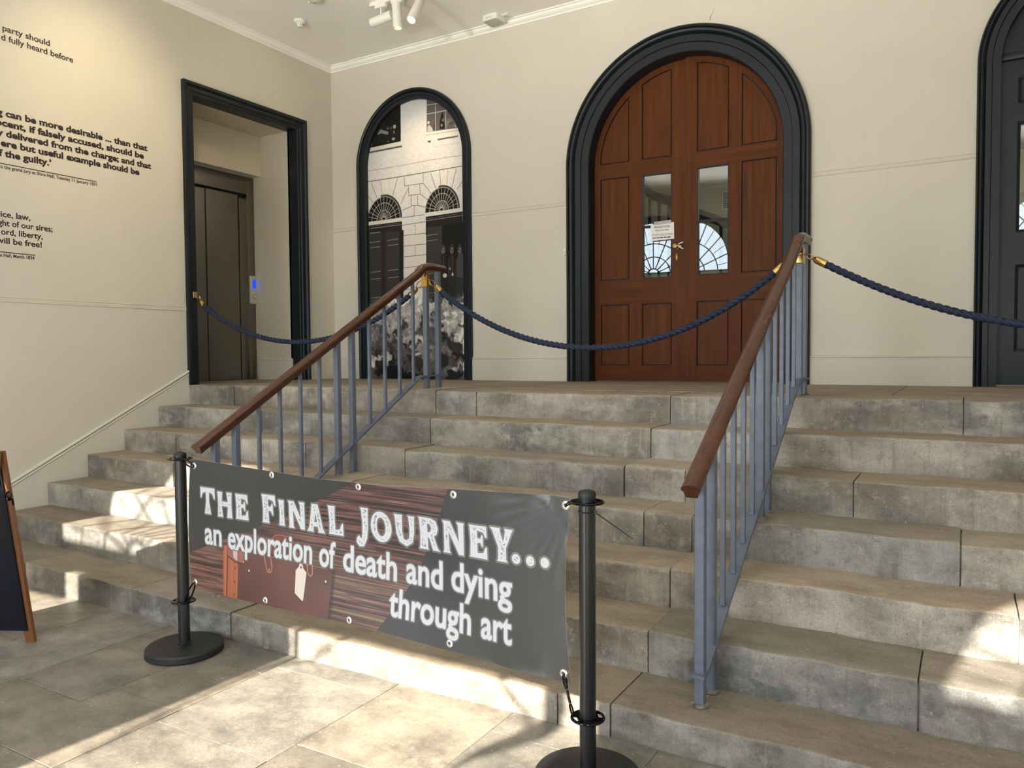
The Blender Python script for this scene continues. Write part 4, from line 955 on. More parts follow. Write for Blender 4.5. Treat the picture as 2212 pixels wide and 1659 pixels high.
# ================================================================== STAIR RAILINGS
PY = [-3.575, -3.44, -2.65, -2.515, -1.717, -1.572]; PB = [RISE, RISE, 4 * RISE, 4 * RISE, ZL, ZL]
BY = [-3.280, -3.125, -2.965, -2.805, -2.345, -2.188, -2.030, -1.873]
hr_top = lambda y: (.985 + .563 * (y + 3.69)) if y < -1.70 else 2.105
br_z = lambda y: .290 + (y + 3.55) * .568 if y < -1.80 else 1.284
def railing(x):
    t = thing('stair_railing', 'blue-grey steel stair railing with dark wooden handrail', 'railing', (x, PY[0], RISE), 'pair of stair railings')
    prof = [(-.033, -.008), (-.034, -.018), (-.026, -.024), (-.024, -.038), (-.020, -.048), (.020, -.048), (.024, -.038), (.026, -.024), (.034, -.018), (.033, -.008), (.026, .000), (.014, .005), (0, .007), (-.014, .005), (-.026, .000)]
    pth = [(-3.70, .979)] + [(y, hr_top(y)) for y in (-3.2, -2.6, -2.0, -1.82)]
    pth += [(-1.80 + (1.80 - 1.66) * i / 6, 0) for i in range(1, 7)]
    pth = [(y, z if z else (2.105 - .5 * .563 / .14 * max(0, (-1.66 - y)) ** 2)) for y, z in pth] + [(-1.56, 2.104), (-1.505, 2.102)]
    bm = BM(); rings = []
    for i, (y, z) in enumerate(pth):
        a = Vector(pth[max(i - 1, 0)]); c = Vector(pth[min(i + 1, len(pth) - 1)]); d = (c - a).normalized()
        rings.append([(x + px_, y - d.y * pz, z + d.x * pz) for px_, pz in prof])
    loft(bm, rings); obj('handrail', bm, M['handrail'], t, 35)
    bm = BM(); rings = []
    bpth = [(-3.610, .283), (-3.555, .286), (-3.545, .292)] + [(y, br_z(y)) for y in (-3.2, -2.8, -2.4, -2.0, -1.83)] + [(-1.80, 1.278), (-1.765, 1.284), (-1.53, 1.284)]
    for i, (y, z) in enumerate(bpth):
        a = Vector(bpth[max(i - 1, 0)]); c = Vector(bpth[min(i + 1, len(bpth) - 1)]); d = (c - a).normalized()
        rings.append([(x + px_, y - d.y * pz, z + d.x * pz) for px_, pz in ((-.025, -.006), (.025, -.006), (.025, .006), (-.025, .006))])
    loft(bm, rings); obj('bottom_rail', bm, M['railgrey'], t, 30)
    for y, z in zip(PY, PB):
        bm = BM(); top = hr_top(y) - .040
        if y == -1.717: top = 1.935
        box(bm, x - .0175, x + .0175, y - .0175, y + .0175, z, top, .002, 1); p = obj('post', bm, M['railgrey'], t, 30)
        bm = BM(); lathe(bm, [(0, 0), (.034, 0), (.032, .006), (.022, .010), (0, .010)], (x, y, z - .001), 10); obj('post_foot', bm, M['joint'], p, 0)
    for y in BY:
        bm = BM(); box(bm, x - .010, x + .010, y - .010, y + .010, br_z(y) + .004, hr_top(y) - .040, .0015, 1); obj('baluster', bm, M['railgrey'], t, 30)
    bm = BM(); box(bm, x - .024, x + .024, -1.717 - .024, -1.717 + .024, 1.932, 2.022, .003, 1); box(bm, x - .014, x + .014, -1.731, -1.703, 2.018, 2.068)
    for sx in (-1, 1):
        tube(bm, [(x + sx * .024, -1.717, 1.98), (x + sx * .038, -1.717, 1.985), (x + sx * .040, -1.717, 1.975), (x + sx * .030, -1.717, 1.962)], .004, 6)
        lathe(bm, [(0, .004), (.004, .003), (.005, 0), (0, 0)], (x + sx * .010, -1.741, 1.985), 8, (0, -1, 0))
    h = obj('rope_bracket', bm, M['brass'], t, 30); h['label'] = 'brass rope bracket'
    return t
rl = railing(2.503); rl['label'] = 'blue-grey steel stair railing with wooden handrail behind the left end of the banner'
rr_ = dup(rl, (2.598, 0, 0), 'blue-grey steel stair railing with wooden handrail right of the banner, before the oak door')

# ================================================================== ROPES
def rope(label, ctrl, deg, A, B, plate_at=None):
    """ctrl: (x, y, z) along the sagging rope; A and B: where the end hooks hang"""
    c = np.array(ctrl); px_ = np.polyfit(c[:, 0], c[:, 2], deg); xa, xb = c[0, 0], c[-1, 0]
    yl = lambda x: np.interp(x, c[:, 0], c[:, 1])
    xs = np.linspace(xa, xb, 300); P = np.stack([xs, yl(xs), np.polyval(px_, xs)], 1)
    s = np.concatenate([[0], np.cumsum(np.linalg.norm(np.diff(P, axis=0), axis=1))]); n = int(s[-1] / .0055)
    q = np.linspace(0, s[-1], n); P = np.stack([np.interp(q, s, P[:, i]) for i in range(3)], 1)
    root = thing('rope_barrier', label, 'rope', tuple(P[n // 2]), 'navy rope barriers across the landing')
    bm = BM(); rings = []; m = 30
    for i in range(n):
        d = Vector(P[min(i + 1, n - 1)] - P[max(i - 1, 0)]).normalized(); sd, u = frame_at(P[i], d); tw = q[i] / .115 * 2 * PI
        rings.append([Vector(P[i]) + (sd * math.cos(a) + u * math.sin(a)) * (.0128 + .0085 * abs(math.cos(1.5 * (a + tw))) ** .8) for a in [2 * PI * k / m for k in range(m)]])
    loft(bm, rings); obj('rope_cord', bm, M['rope'], root, 50)
    for end, hook in ((0, A), (-1, B)):
        p = Vector(P[end]); hk = Vector(hook); d = (hk - p); L = d.length; d.normalize()
        bm = BM(); lathe(bm, [(0, -.022), (.0215, -.022), (.0215, .030), (.019, .040), (.011, .050), (.006, .054), (0, .054)], p, 24, d); e = obj('end_cap', bm, M['brass'], root, 40)
        bm = BM(); c0 = p + d * .054; ln = max(.03, L - .054); sd, u = frame_at(p, d)
        lp = [c0 + d * (ln * .5 * (1 - math.cos(a))) + u * (ln * .30 * math.sin(a)) for a in np.linspace(0, 2 * PI, 18, endpoint=False)]
        tube(bm, lp, .0035, 7, True); obj('snap_hook', bm, M['brass'], e, 40)
    return root
HZ = 1.976
rope('navy twisted rope from the lift doorway to the left railing', [(.105, -1.776, 1.895), (.336, -1.77, 1.758), (.682, -1.76, 1.631), (1.013, -1.75, 1.567), (1.328, -1.742, 1.551), (1.629, -1.735, 1.583), (2.0, -1.727, 1.70), (2.385, -1.719, 1.895)], 4, (.035, -1.778, 1.978), (2.468, -1.717, HZ))
rope('longest navy twisted rope, sagging between the two railings before the oak door', [(2.625, -1.717, 1.905), (2.829, -1.717, 1.769), (3.209, -1.717, 1.587), (3.667, -1.717, 1.484), (4.056, -1.717, 1.491), (4.358, -1.717, 1.558), (4.641, -1.717, 1.675), (4.985, -1.717, 1.905)], 4, (2.540, -1.717, HZ), (5.066, -1.717, HZ))
rope('navy twisted rope sagging from the right railing towards the navy door', [(5.22, -1.717, 1.926), (5.393, -1.717, 1.842), (5.683, -1.717, 1.700), (5.913, -1.717, 1.616), (6.153, -1.717, 1.563), (6.45, -1.717, 1.545), (6.75, -1.717, 1.563), (7.22, -1.717, 1.70), (7.55, -1.717, 1.88)], 4, (5.138, -1.717, HZ), (7.668, -1.717, HZ))
def hook_plate(x, y, z, sx, label):
    t = thing('hook_plate', label, 'hook', (x, y, z), 'brass hook plates')
    bm = BM(); box(bm, min(x, x + sx * .008), max(x, x + sx * .008), y - .022, y + .022, z - .026, z + .026, .002, 1); obj('plate', bm, M['brass'], t, 30)
    bm = BM(); tube(bm, [(x + sx * .006, y, z + .008), (x + sx * .024, y, z + .008), (x + sx * .030, y, z - .004), (x + sx * .026, y, z - .012)], .004, 8); obj('hook', bm, M['brass'], t, 40)
hook_plate(.006, -1.778, 1.984, 1, 'small brass hook plate on the navy frame of the lift doorway')
hook_plate(XR, -1.717, 1.984, -1, 'small brass hook plate on the right wall outside the picture')

# ================================================================== BARRIER POSTS AND BANNER
P0, P1 = Vector((2.72, -3.945)), Vector((4.877, -4.05)); BD = (P1 - P0).normalized(); BN = Vector((BD.y, -BD.x))      # BN faces the street
def stanchion(p, label, zl, zu):
    z0 = fz(p.x); t = thing('barrier_post', label, 'post', (p.x, p.y, z0), 'black barrier posts')
    bm = BM(); lathe(bm, [(0, 0), (.168, 0), (.176, .006), (.176, .030), (.170, .037), (.05, .043), (0, .043)], (p.x, p.y, z0), 64); obj('base', bm, M['baseplastic'], t, 30)
    bm = BM(); lathe(bm, [(0, .04), (.031, .04), (.031, .050), (.0265, .052), (.0265, .930), (0, .930)], (p.x, p.y, z0), 32); obj('pole', bm, M['black'], t, 40)
    bm = BM(); lathe(bm, [(0, .928), (.0275, .928), (.0285, .936), (.0285, .946), (.024, .953), (.012, .957), (0, .958)], (p.x, p.y, z0), 32); obj('cap', bm, M['baseplastic'], t, 40)
    for z in (zl, zu):
        bm = BM(); c = Vector((p.x, p.y, z)); n = 40
        hs = []
        for k in range(4):
            a0 = PI / 4 + k * PI / 2; hs.append([(p.x + r * math.cos(a), p.y + r * math.sin(a)) for r, aa in ((.047, np.linspace(a0 - .42, a0 + .42, 7)), (.035, np.linspace(a0 + .42, a0 - .42, 7))) for a in aa])
        hs.append([(p.x + .0268 * math.cos(a), p.y + .0268 * math.sin(a)) for a in np.linspace(0, 2 * PI, 32, endpoint=False)])
        plate(bm, [(p.x + .053 * math.cos(a), p.y + .053 * math.sin(a)) for a in np.linspace(0, 2 * PI, 48, endpoint=False)], hs, XY, z - .003, z + .003)
        tube(bm, [(p.x + .053 * math.cos(a), p.y + .053 * math.sin(a), z) for a in np.linspace(0, 2 * PI, 40, endpoint=False)], .0036, 8, True)
        o = obj('hook_ring', bm, M['blackgloss'], t, 40)
    return t
stanchion(P0, 'black barrier post holding the left end of the banner', .279, .957)
stanchion(P1, 'black barrier post holding the right end of the banner', .268, .966)

S0, S1, Z0, Z1 = .088, 2.118, .340, .985                   # extent of the print on the banner, metres
BW, BH = 2030, 645
bimg = np.zeros((BH, BW, 3)); brng = np.random.default_rng(8)
q_ = lambda p: ((p[0] - S0) * 1000, (Z1 - p[1]) * 1000)
n1 = vnoise(BH, BW, 90, brng); n2 = vnoise(BH, BW, (60, 7), brng); n3 = vnoise(BH, BW, 240, brng)
xx = np.linspace(0, 1, BW)[None, :]
base = np.array([36, 43, 50]) / 255.0
bimg[:] = base * (.72 + .30 * n1[..., None] + .16 * n2[..., None]) + np.array([.02, .015, 0]) * (n3[..., None] - .4)
bimg[:, :60] *= 1.12
# planked wood behind the case
wood = [(S0, .527), (.741, .765), (1.253, .99), (1.622, .99), (1.611, .952), (1.516, .756), (1.444, .612), (1.40, .56), (1.36, .505), (1.263, .379), (1.235, .33), (S0, .33)]
r = pmask([q_(p) for p in wood], BW, BH); m_, y0, x0 = r; hh, ww = m_.shape
rowv = vnoise(BH, BW, (5, 420), brng); rowf = vnoise(BH, BW, (2.2, 160), brng); roww = vnoise(BH, BW, (16, 700), brng)
tx = np.zeros((BH, BW, 3)); tone = np.clip((rowv - .5) * 1.7 + .5, 0, 1)[..., None]
yv = np.linspace(0, 1, BH)[:, None, None]
up = np.array([82, 52, 53]) / 255; dn = np.array([114, 72, 62]) / 255
tx[:] = (up * (1 - yv) + dn * yv) * (.55 + .75 * tone)
wh = np.clip((rowf - .74) * 5, 0, 1)[..., None]; tx = tx * (1 - wh * .6) + np.array([185, 160, 150]) / 255 * wh * .6
dk_ = np.clip((.30 - rowf) * 5, 0, 1)[..., None]; tx = tx * (1 - dk_ * .75)
gr = np.clip((roww - .62) * 4, 0, 1)[..., None] * np.clip((yv - .55) * 4, 0, 1); tx = tx * (1 - gr * .6) + np.array([118, 116, 100]) / 255 * gr * .6
ol = np.clip((roww - .70) * 6, 0, 1)[..., None] * np.clip((yv - .5) * 3, 0, 1) * (xx[..., None] > .4); tx = tx * (1 - ol * .6) + np.array([150, 125, 70]) / 255 * ol * .6
s_ = bimg[y0:y0 + hh, x0:x0 + ww]; s_[:] = s_ * (1 - m_[..., None]) + tx[y0:y0 + hh, x0:x0 + ww] * m_[..., None]
edge = [(1.516, .756), (1.444, .612), (1.36, .505), (1.263, .379), (1.235, .33)]; linep(bimg, [q_(p) for p in edge], 5, (.10, .08, .08), .6)
# the leather suitcase
LE = (98 / 255, 56 / 255, 51 / 255); OR = (178 / 255, 92 / 255, 56 / 255); STI = (224 / 255, 130 / 255, 92 / 255)
for e, a in ((14, .25), (8, .35)): fillp(bimg, [q_(p) for p in [(.43, .60), (1.012 + e / 1000, .58), (1.006 + e / 1000, .33), (.43, .33)]], (.06, .03, .03), a)
fillp(bimg, [q_(p) for p in [(.433, .575), (.47, .590), (.98, .578), (1.004, .566), (.999, .33), (.432, .33)]], LE)
cg = vnoise(BH, BW, 130, brng); cr_ = pmask([q_(p) for p in [(.433, .575), (.98, .578), (1.004, .566), (.999, .33), (.432, .33)]], BW, BH); cm, cy, cx_ = cr_
s_ = bimg[cy:cy + cm.shape[0], cx_:cx_ + cm.shape[1]]; s_ *= (1 + (cg[cy:cy + cm.shape[0], cx_:cx_ + cm.shape[1]] - .5) * .35 * cm)[..., None]
fillp(bimg, [q_(p) for p in [(.335, .33), (.335, .560), (.345, .590), (.372, .603), (.40, .598), (.438, .580), (.434, .33)]], OR)
linep(bimg, [q_(p) for p in [(.366, .595), (.360, .33)]], 5, (.10, .04, .03)); linep(bimg, [q_(p) for p in [(.354, .59), (.349, .33)]], 3, STI, .8); linep(bimg, [q_(p) for p in [(.397, .55), (.393, .33)]], 3, STI, .7); linep(bimg, [q_(p) for p in [(.432, .50), (.430, .33)]], 4, STI, .6)
fillp(bimg, [q_(p) for p in [(.365, .598), (.44, .588), (.475, .575), (.47, .535), (.43, .525), (.365, .548)]], (.62, .36, .32)); fillp(bimg, [q_(p) for p in [(.40, .59), (.432, .583), (.43, .535), (.405, .545)]], (.82, .76, .80), .85)
linep(bimg, [q_(p) for p in [(.37, .548), (.42, .527), (.44, .530), (.462, .522)]], 4, (.08, .04, .04))
for p in ((.417, .50), (.415, .44), (.413, .385)): ellp(bimg, *q_(p), 4, 5, (.35, .12, .06))
linep(bimg, [q_(p) for p in [(.47, .587), (.98, .576)]], 4, STI, .5)
hp = [(.646, .60), (.652, .655), (.668, .676), (.71, .683), (.76, .676), (.792, .652), (.806, .60)]; fillp(bimg, [q_(p) for p in hp], (118 / 255, 50 / 255, 42 / 255)); linep(bimg, [q_(p) for p in hp], 3, STI, .7)
fillp(bimg, [q_(p) for p in [(.675, .60), (.682, .64), (.72, .650), (.765, .640), (.775, .60)]], (.30, .14, .13))
for lp in ([(.603, .583), (.620, .53), (.628, .517), (.640, .513), (.652, .520), (.655, .54), (.640, .588)], [(.861, .591), (.868, .55), (.876, .537), (.887, .534), (.896, .545), (.893, .575), (.886, .595)]): linep(bimg, [q_(p) for p in lp], 5, STI, .9)
for p in ((.509, .500), (.972, .522)): ellp(bimg, *q_(p), 9, 10, (.12, .09, .09)); ellp(bimg, q_(p)[0] + 1, q_(p)[1] - 3, 6, 6, (.75, .78, .78))
for p in ((.472, .536), (.638, .525)): ellp(bimg, *q_(p), 4, 5, (.85, .6, .5))
linep(bimg, [q_((.827, .60)), q_((.828, .570))], 4, (.85, .62, .5)); fillp(bimg, [q_(p) for p in [(.798, .545), (.815, .562), (.820, .577), (.838, .574), (.842, .560), (.862, .545), (.853, .432), (.846, .428), (.800, .452)]], (.90, .85, .80)); ellp(bimg, *q_((.829, .562)), 5, 5, (.35, .25, .22))
linep(bimg, [q_(p) for p in [(.795, .545), (.797, .450), (.846, .425)]], 3, (.08, .03, .03), .7)

# lettering: decorative capitals drawn as outlines on a unit box
GL = {
 'T': [[(0, 1), (1, 1), (1.0, .60), (.93, .60), (.84, .78), (.62, .84), (.60, .5), (.70, .06), (.72, 0), (.28, 0), (.30, .06), (.40, .5), (.38, .84), (.16, .78), (.07, .60), (0, .60)]],
 'H': [[(0, 1), (.36, 1), (.34, .93), (.29, .62), (.71, .62), (.66, .93), (.64, 1), (1, 1), (.98, .93), (.95, .5), (.98, .07), (1, 0), (.64, 0), (.66, .07), (.71, .44), (.29, .44), (.34, .07), (.36, 0), (0, 0), (.02, .07), (.05, .5), (.02, .93)]],
 'E': [[(0, 1), (.97, 1), (.99, .66), (.90, .66), (.80, .80), (.46, .85), (.45, .62), (.62, .60), (.70, .72), (.77, .72), (.77, .36), (.70, .36), (.62, .48), (.45, .45), (.46, .15), (.78, .18), (.90, .36), (.99, .36), (1, 0), (0, 0), (.03, .07), (.07, .5), (.03, .93)]],
 'F': [[(0, 1), (.97, 1), (1, .64), (.90, .64), (.80, .80), (.46, .85), (.45, .60), (.62, .58), (.72, .70), (.79, .70), (.79, .30), (.72, .30), (.62, .44), (.45, .42), (.47, .08), (.50, 0), (0, 0), (.03, .07), (.07, .5), (.03, .93)]],
 'I': [[(0, 1), (1, 1), (.93, .93), (.84, .5), (.93, .07), (1, 0), (0, 0), (.07, .07), (.16, .5), (.07, .93)]],
 'N': [[(0, 1), (.36, 1), (.73, .40), (.72, .90), (.66, 1), (1, 1), (.97, .90), (.95, 0), (.72, 0), (.28, .66), (.29, .08), (.35, 0), (0, 0), (.04, .08), (.06, .90)]],
 'A': [[(.32, 1), (.66, 1), (.88, .16), (1, 0), (.62, 0), (.63, .06), (.60, .20), (.38, .20), (.35, .06), (.37, 0), (0, 0), (.12, .16)], [(.42, .36), (.57, .36), (.50, .68)]],
 'L': [[(0, 1), (.52, 1), (.48, .93), (.44, .5), (.46, .18), (.74, .20), (.90, .40), (1, .42), (1, 0), (0, 0), (.03, .07), (.07, .5), (.03, .93)]],
 'J': [[(.40, 1), (1, 1), (.96, .93), (.90, .5), (.80, .22), (.55, .02), (.22, 0), (0, .10), (.05, .22), (.20, .28), (.38, .20), (.46, .36), (.50, .6), (.46, .93)]],
 'O': [[(.5 + .5 * math.cos(t) * (1 if abs(math.cos(t)) > 0 else 1), .5 + .52 * math.sin(t)) for t in np.linspace(0, 2 * PI, 30, endpoint=False)], [(.5 + .21 * math.cos(t), .5 + .32 * math.sin(t)) for t in np.linspace(0, 2 * PI, 24, endpoint=False)]],
 'U': [[(0, 1), (.42, 1), (.39, .93), (.36, .45), (.42, .20), (.55, .17), (.68, .25), (.72, .5), (.70, .93), (.66, 1), (1, 1), (.97, .93), (.94, .45), (.84, .12), (.55, -.03), (.22, .08), (.07, .35), (.05, .6), (.03, .93)]],
 'R': [[(0, 1), (.60, 1), (.85, .92), (.93, .70), (.86, .52), (.72, .44), (.88, .10), (1, 0), (.66, 0), (.62, .08), (.50, .36), (.42, .38), (.42, .07), (.46, 0), (0, 0), (.04, .07), (.07, .5), (.04, .93)], [(.42, .82), (.42, .55), (.54, .56), (.61, .68), (.55, .80)]],
 'Y': [[(0, 1), (.44, 1), (.42, .94), (.56, .60), (.66, .92), (.62, 1), (1, 1), (.92, .90), (.68, .42), (.68, .07), (.74, 0), (.28, 0), (.33, .07), (.34, .42), (.10, .90)]]}
TT = [('T', .178, .292, .718), ('H', .298, .408, .714), ('E', .419, .512, .716), ('F', .590, .687, .719), ('I', .692, .740, .717), ('N', .750, .861, .714), ('A', .858, .972, .712), ('L', .982, 1.074, .714), ('J', 1.132, 1.216, .684),
      ('O', 1.212, 1.332, .718), ('U', 1.336, 1.451, .720), ('R', 1.456, 1.568, .719), ('N', 1.572, 1.684, .721), ('E', 1.694, 1.784, .723), ('Y', 1.786, 1.895, .726)]
TZ = dict(T=.849, H=.839, E=.839, F=.853, I=.838, N=.840, A=.840, L=.843, J=.853, O=.845, U=.847, R=.850, Y=.853)
mask = np.zeros((BH, BW))
def addm(pts, v=1.0):
    r = pmask(pts, BW, BH)
    if r is None: return
    m, y, x = r; s = mask[y:y + m.shape[0], x:x + m.shape[1]]
    if v > 0: np.maximum(s, m, out=s)
    else: s *= (1 - m)
for ch, a, b_, zb in TT:
    zt = TZ[ch] if (ch, a) not in ((('N', 1.572)), ('E', 1.694)) else .850
    zt -= .006; zb += .006; a += .006; b_ -= .006
    for i, lp in enumerate(GL[ch]): addm([q_((a + x * (b_ - a), zb + y * (zt - zb))) for x, y in lp], 1 if i == 0 else -1)
for a, z in ((1.899, .750), (1.956, .751), (2.013, .754)): addm([(q_((a, z))[0] + 17 * math.cos(t), q_((a, z))[1] + 17 * math.sin(t)) for t in np.linspace(0, 2 * PI, 24)])
title = mask.copy()
ring = np.clip(dilate(title, 7), 0, 1); bimg[:] = bimg * (1 - ring[..., None]) + np.array([108, 112, 110]) / 255 * ring[..., None]
WHT = np.array([214, 218, 226]) / 255
bimg[:] = bimg * (1 - title[..., None]) + WHT * title[..., None]
inner = 1 - np.clip(dilate(1 - title, 8), 0, 1); gr1 = vnoise(BH, BW, 4, brng); gr2 = vnoise(BH, BW, 38, brng)
wear = inner * np.clip((gr1 - .60) * 7, 0, 1) * np.clip((gr2 - .30) * 4, 0, 1)
bimg[:] = bimg * (1 - wear[..., None] * .75) + np.array([96, 100, 112]) / 255 * wear[..., None] * .75
mask[:] = 0
xco, _t = text_mesh('x', .012); ky = .068 / xco[:, 1].max()
for wd, a, b_, zb in (('an', .205, .329, .587), ('exploration', .365, .894, .585), ('of', .928, 1.026, .585), ('death', 1.061, 1.351, .584), ('and', 1.391, 1.575, .588), ('dying', 1.609, 1.885, .595), ('through', 1.312, 1.707, .452), ('art', 1.745, 1.884, .453)):
    a += .004; b_ -= .004
    co, tr = text_mesh(wd, .016); mn, mx = co[:, 0].min(), co[:, 0].max()
    P_ = [q_((a + (x - mn) / (mx - mn) * (b_ - a), zb + y * ky)) for x, y in co]
    for t in tr: addm([P_[i] for i in t])
mask[:] = np.clip(blur(np.clip(dilate(mask, 1), 0, 1), 1), 0, 1)
ring = np.clip(dilate(mask, 5), 0, 1); bimg[:] = bimg * (1 - ring[..., None] * .9) + np.array([104, 107, 110]) / 255 * ring[..., None] * .9
bimg[:] = bimg * (1 - mask[..., None]) + WHT * mask[..., None]
g_ = bimg.mean(2, keepdims=True); bimg = (g_ + (bimg - g_) * .90) * .90
bim = to_image('banner_print', bimg)

bn = thing('banner', 'vinyl exhibition banner with white title lettering over a picture of a suitcase', 'banner', (P0.x + BD.x * 1.08, P0.y + BD.y * 1.08, .35))
top_k = [(.095, .966), (.20, .966), (.569, .954), (.967, .942), (1.316, .945), (1.667, .965), (1.863, .973), (2.02, .979), (2.113, .978)]
bot_k = [(.095, .361), (.328, .366), (.844, .380), (1.283, .384), (1.659, .376), (1.95, .372), (2.108, .376)]
def bpt(s, z, off=0.0):
    q = P0 + BD * s + BN * off; return (q.x, q.y, z)
def edge_l(v): return .111 - .020 * math.sin(PI * v) - .012 * (1 - v)
def edge_r(v): return 2.110 - .020 * math.sin(PI * v)
def sheet_off(u, v):                                  # creases: slack at the right end, soft hems
    w = max(0, (u - .72) / .28)
    c = max(0, 1 - math.hypot((1 - u) * 2.0, (1 - v) * .62) / .34)          # creases fanning out from the top right corner
    o = .010 * w * math.sin(7.5 * u + 2.2 * v + 1) + .006 * math.sin(5.5 * u + 2 * v) - .022 * math.sin(PI * v) * math.sin(PI * u)
    o += .0045 * c * math.sin(38 * math.atan2(1.02 - v, (1.01 - u) * 3.2)) + .0022 * max(0, v - .86) / .14 * math.sin(70 * u) * w + .0016 * w * math.sin(95 * u - 3 * v) * max(0, .2 - v) / .2
    return o * min(1, 12 * u, 12 * (1 - u) + .25) + .02
def sheet_pt(u, v, e=0.0):
    s = edge_l(v) + (edge_r(v) - edge_l(v)) * u
    zt = np.interp(s, *zip(*top_k)); zb = np.interp(s, *zip(*bot_k)); z = zb + (zt - zb) * v
    return s, z, sheet_off(u, v) + e
b = bmesh.new(); nu, nv = 150, 44; uvl = b.loops.layers.uv.new('UVMap'); gv = {}; uvd = {}
for sd in (0, 1):
    for i in range(nu + 1):
        for j in range(nv + 1):
            s, z, o = sheet_pt(i / nu, j / nv, .0008 if sd == 0 else -.0008); v = b.verts.new(bpt(s, z, o)); gv[sd, i, j] = v; uvd[v] = ((s - S0) / (S1 - S0), (z - Z0) / (Z1 - Z0))
for i in range(nu):
    for j in range(nv):
        b.faces.new((gv[0, i, j], gv[0, i + 1, j], gv[0, i + 1, j + 1], gv[0, i, j + 1]))
        b.faces.new((gv[1, i, j], gv[1, i, j + 1], gv[1, i + 1, j + 1], gv[1, i + 1, j])).material_index = 1
for i in range(nu):
    for j in (0, nv): b.faces.new((gv[0, i, j], gv[1, i, j], gv[1, i + 1, j], gv[0, i + 1, j])).material_index = 1
for j in range(nv):
    for i in (0, nu): b.faces.new((gv[0, i, j], gv[1, i, j], gv[1, i, j + 1], gv[0, i, j + 1])).material_index = 1
bmesh.ops.recalc_face_normals(b, faces=b.faces[:])
for f in b.faces:
    for l in f.loops: l[uvl].uv = uvd[l.vert]
obj('banner_sheet', b, [print_mat('banner_vinyl', bim, .33, .9, .06), M['white']], bn, 60)
def on_sheet(s, z, e=0.0):
    u, v = .5, .5
    for _ in range(30):
        u = (s - edge_l(v)) / (edge_r(v) - edge_l(v)); zt = np.interp(s, *zip(*top_k)); zb = np.interp(s, *zip(*bot_k)); v = (z - zb) / (zt - zb)
    return Vector(bpt(s, z, sheet_off(u, v) + e))
EY = [(.140, .936), (.670, .936), (1.169, .929), (1.638, .944), (2.094, .952), (.127, .393), (.622, .394), (1.116, .398), (1.610, .403), (2.084, .402)]
for s, z in EY:
    c = on_sheet(s, z, .001); n = Vector((BN.x, BN.y, 0)); bm = BM()
    lathe(bm, [(.0055, -.004), (.0055, .0015), (.008, .0032), (.0125, .0026), (.0150, .0004), (.0150, -.004)], c, 22, n); e = obj('eyelet', bm, M['eyelet'], bn, 40)
    bm = BM(); lathe(bm, [(0, -.0003), (.0057, -.0003), (.0057, -.002), (0, -.002)], c, 16, n); obj('eyelet_hole', bm, M['darkslot'], e, 0)
def clip(label, a, b_, cord=False):
    """snap clip from eyelet a to ring point b_"""
    a, b_ = Vector(a), Vector(b_); mid = (a + b_) / 2; t = thing('bungee_clip', label, 'clip', tuple(mid), 'black clips holding the banner')
    d = (b_ - a); L = d.length; d.normalize(); sd, u = frame_at(mid, d, Vector((BN.x, BN.y, 0)))
    def link(p, q):
        dd = (q - p); l = dd.length; dd.normalize(); return [p + dd * (l * .5 * (1 - math.cos(x))) + sd * (l * .11 * math.sin(x)) for x in np.linspace(0, 2 * PI, 20, endpoint=False)]
    if cord:
        for p, q in ((0.0, .34), (.70, 1.0)):
            bm = BM(); tube(bm, link(a + d * L * p, a + d * L * q), .0032, 8, True); obj('snap_link', bm, M['blackgloss'], t, 40)
        bm = BM(); tube(bm, [a + d * L * x for x in (.36, .45, .58, .68)], .0048, 10); obj('bungee_cord', bm, M['black'], t, 40)
        for x0, x1 in ((.33, .37), (.67, .71)): bm = BM(); tube(bm, [a + d * L * x for x in (x0, x1)], .003, 8); obj('ferrule', bm, M['eyelet'], t, 40)
    else:
        bm = BM(); tube(bm, link(a, b_), .0036, 8, True); obj('snap_link', bm, M['blackgloss'], t, 40)
    return t
rp = lambda P, z, side: (P.x + BD.x * .044 * side + BN.x * .018, P.y + BD.y * .044 * side + BN.y * .018, z)
clip('black clip at the top left corner of the banner', on_sheet(.140, .932, .004), rp(P0, .957, 1))
clip('black clip at the top right corner of the banner', on_sheet(2.094, .952, .004), rp(P1, .966, -1))
clip('black clip at the bottom left corner of the banner', on_sheet(.127, .390, .004), rp(P0, .281, 1))
clip('black clip with a stretched cord at the bottom right corner of the banner', on_sheet(2.084, .398, .004), rp(P1, .270, -1), True)
bm = BM(); ty = [(4.877 + .028 * math.cos(a), -4.05 + .028 * math.sin(a), .936) for a in np.linspace(0, 2 * PI, 24, endpoint=False)]
tube(bm, ty, .0022, 6, True); tube(bm, [(4.902, -4.05, .937), (4.93, -4.04, .917), (4.97, -4.025, .888), (5.016, -4.01, .855)], [.0024, .0022, .002, .0012], 6); box(bm, 4.899, 4.909, -4.055, -4.045, .932, .941)
tag(obj('cable_tie', bm, M['black'], None, 30), 'black cable tie with a long tail round the right barrier post', 'cable tie')

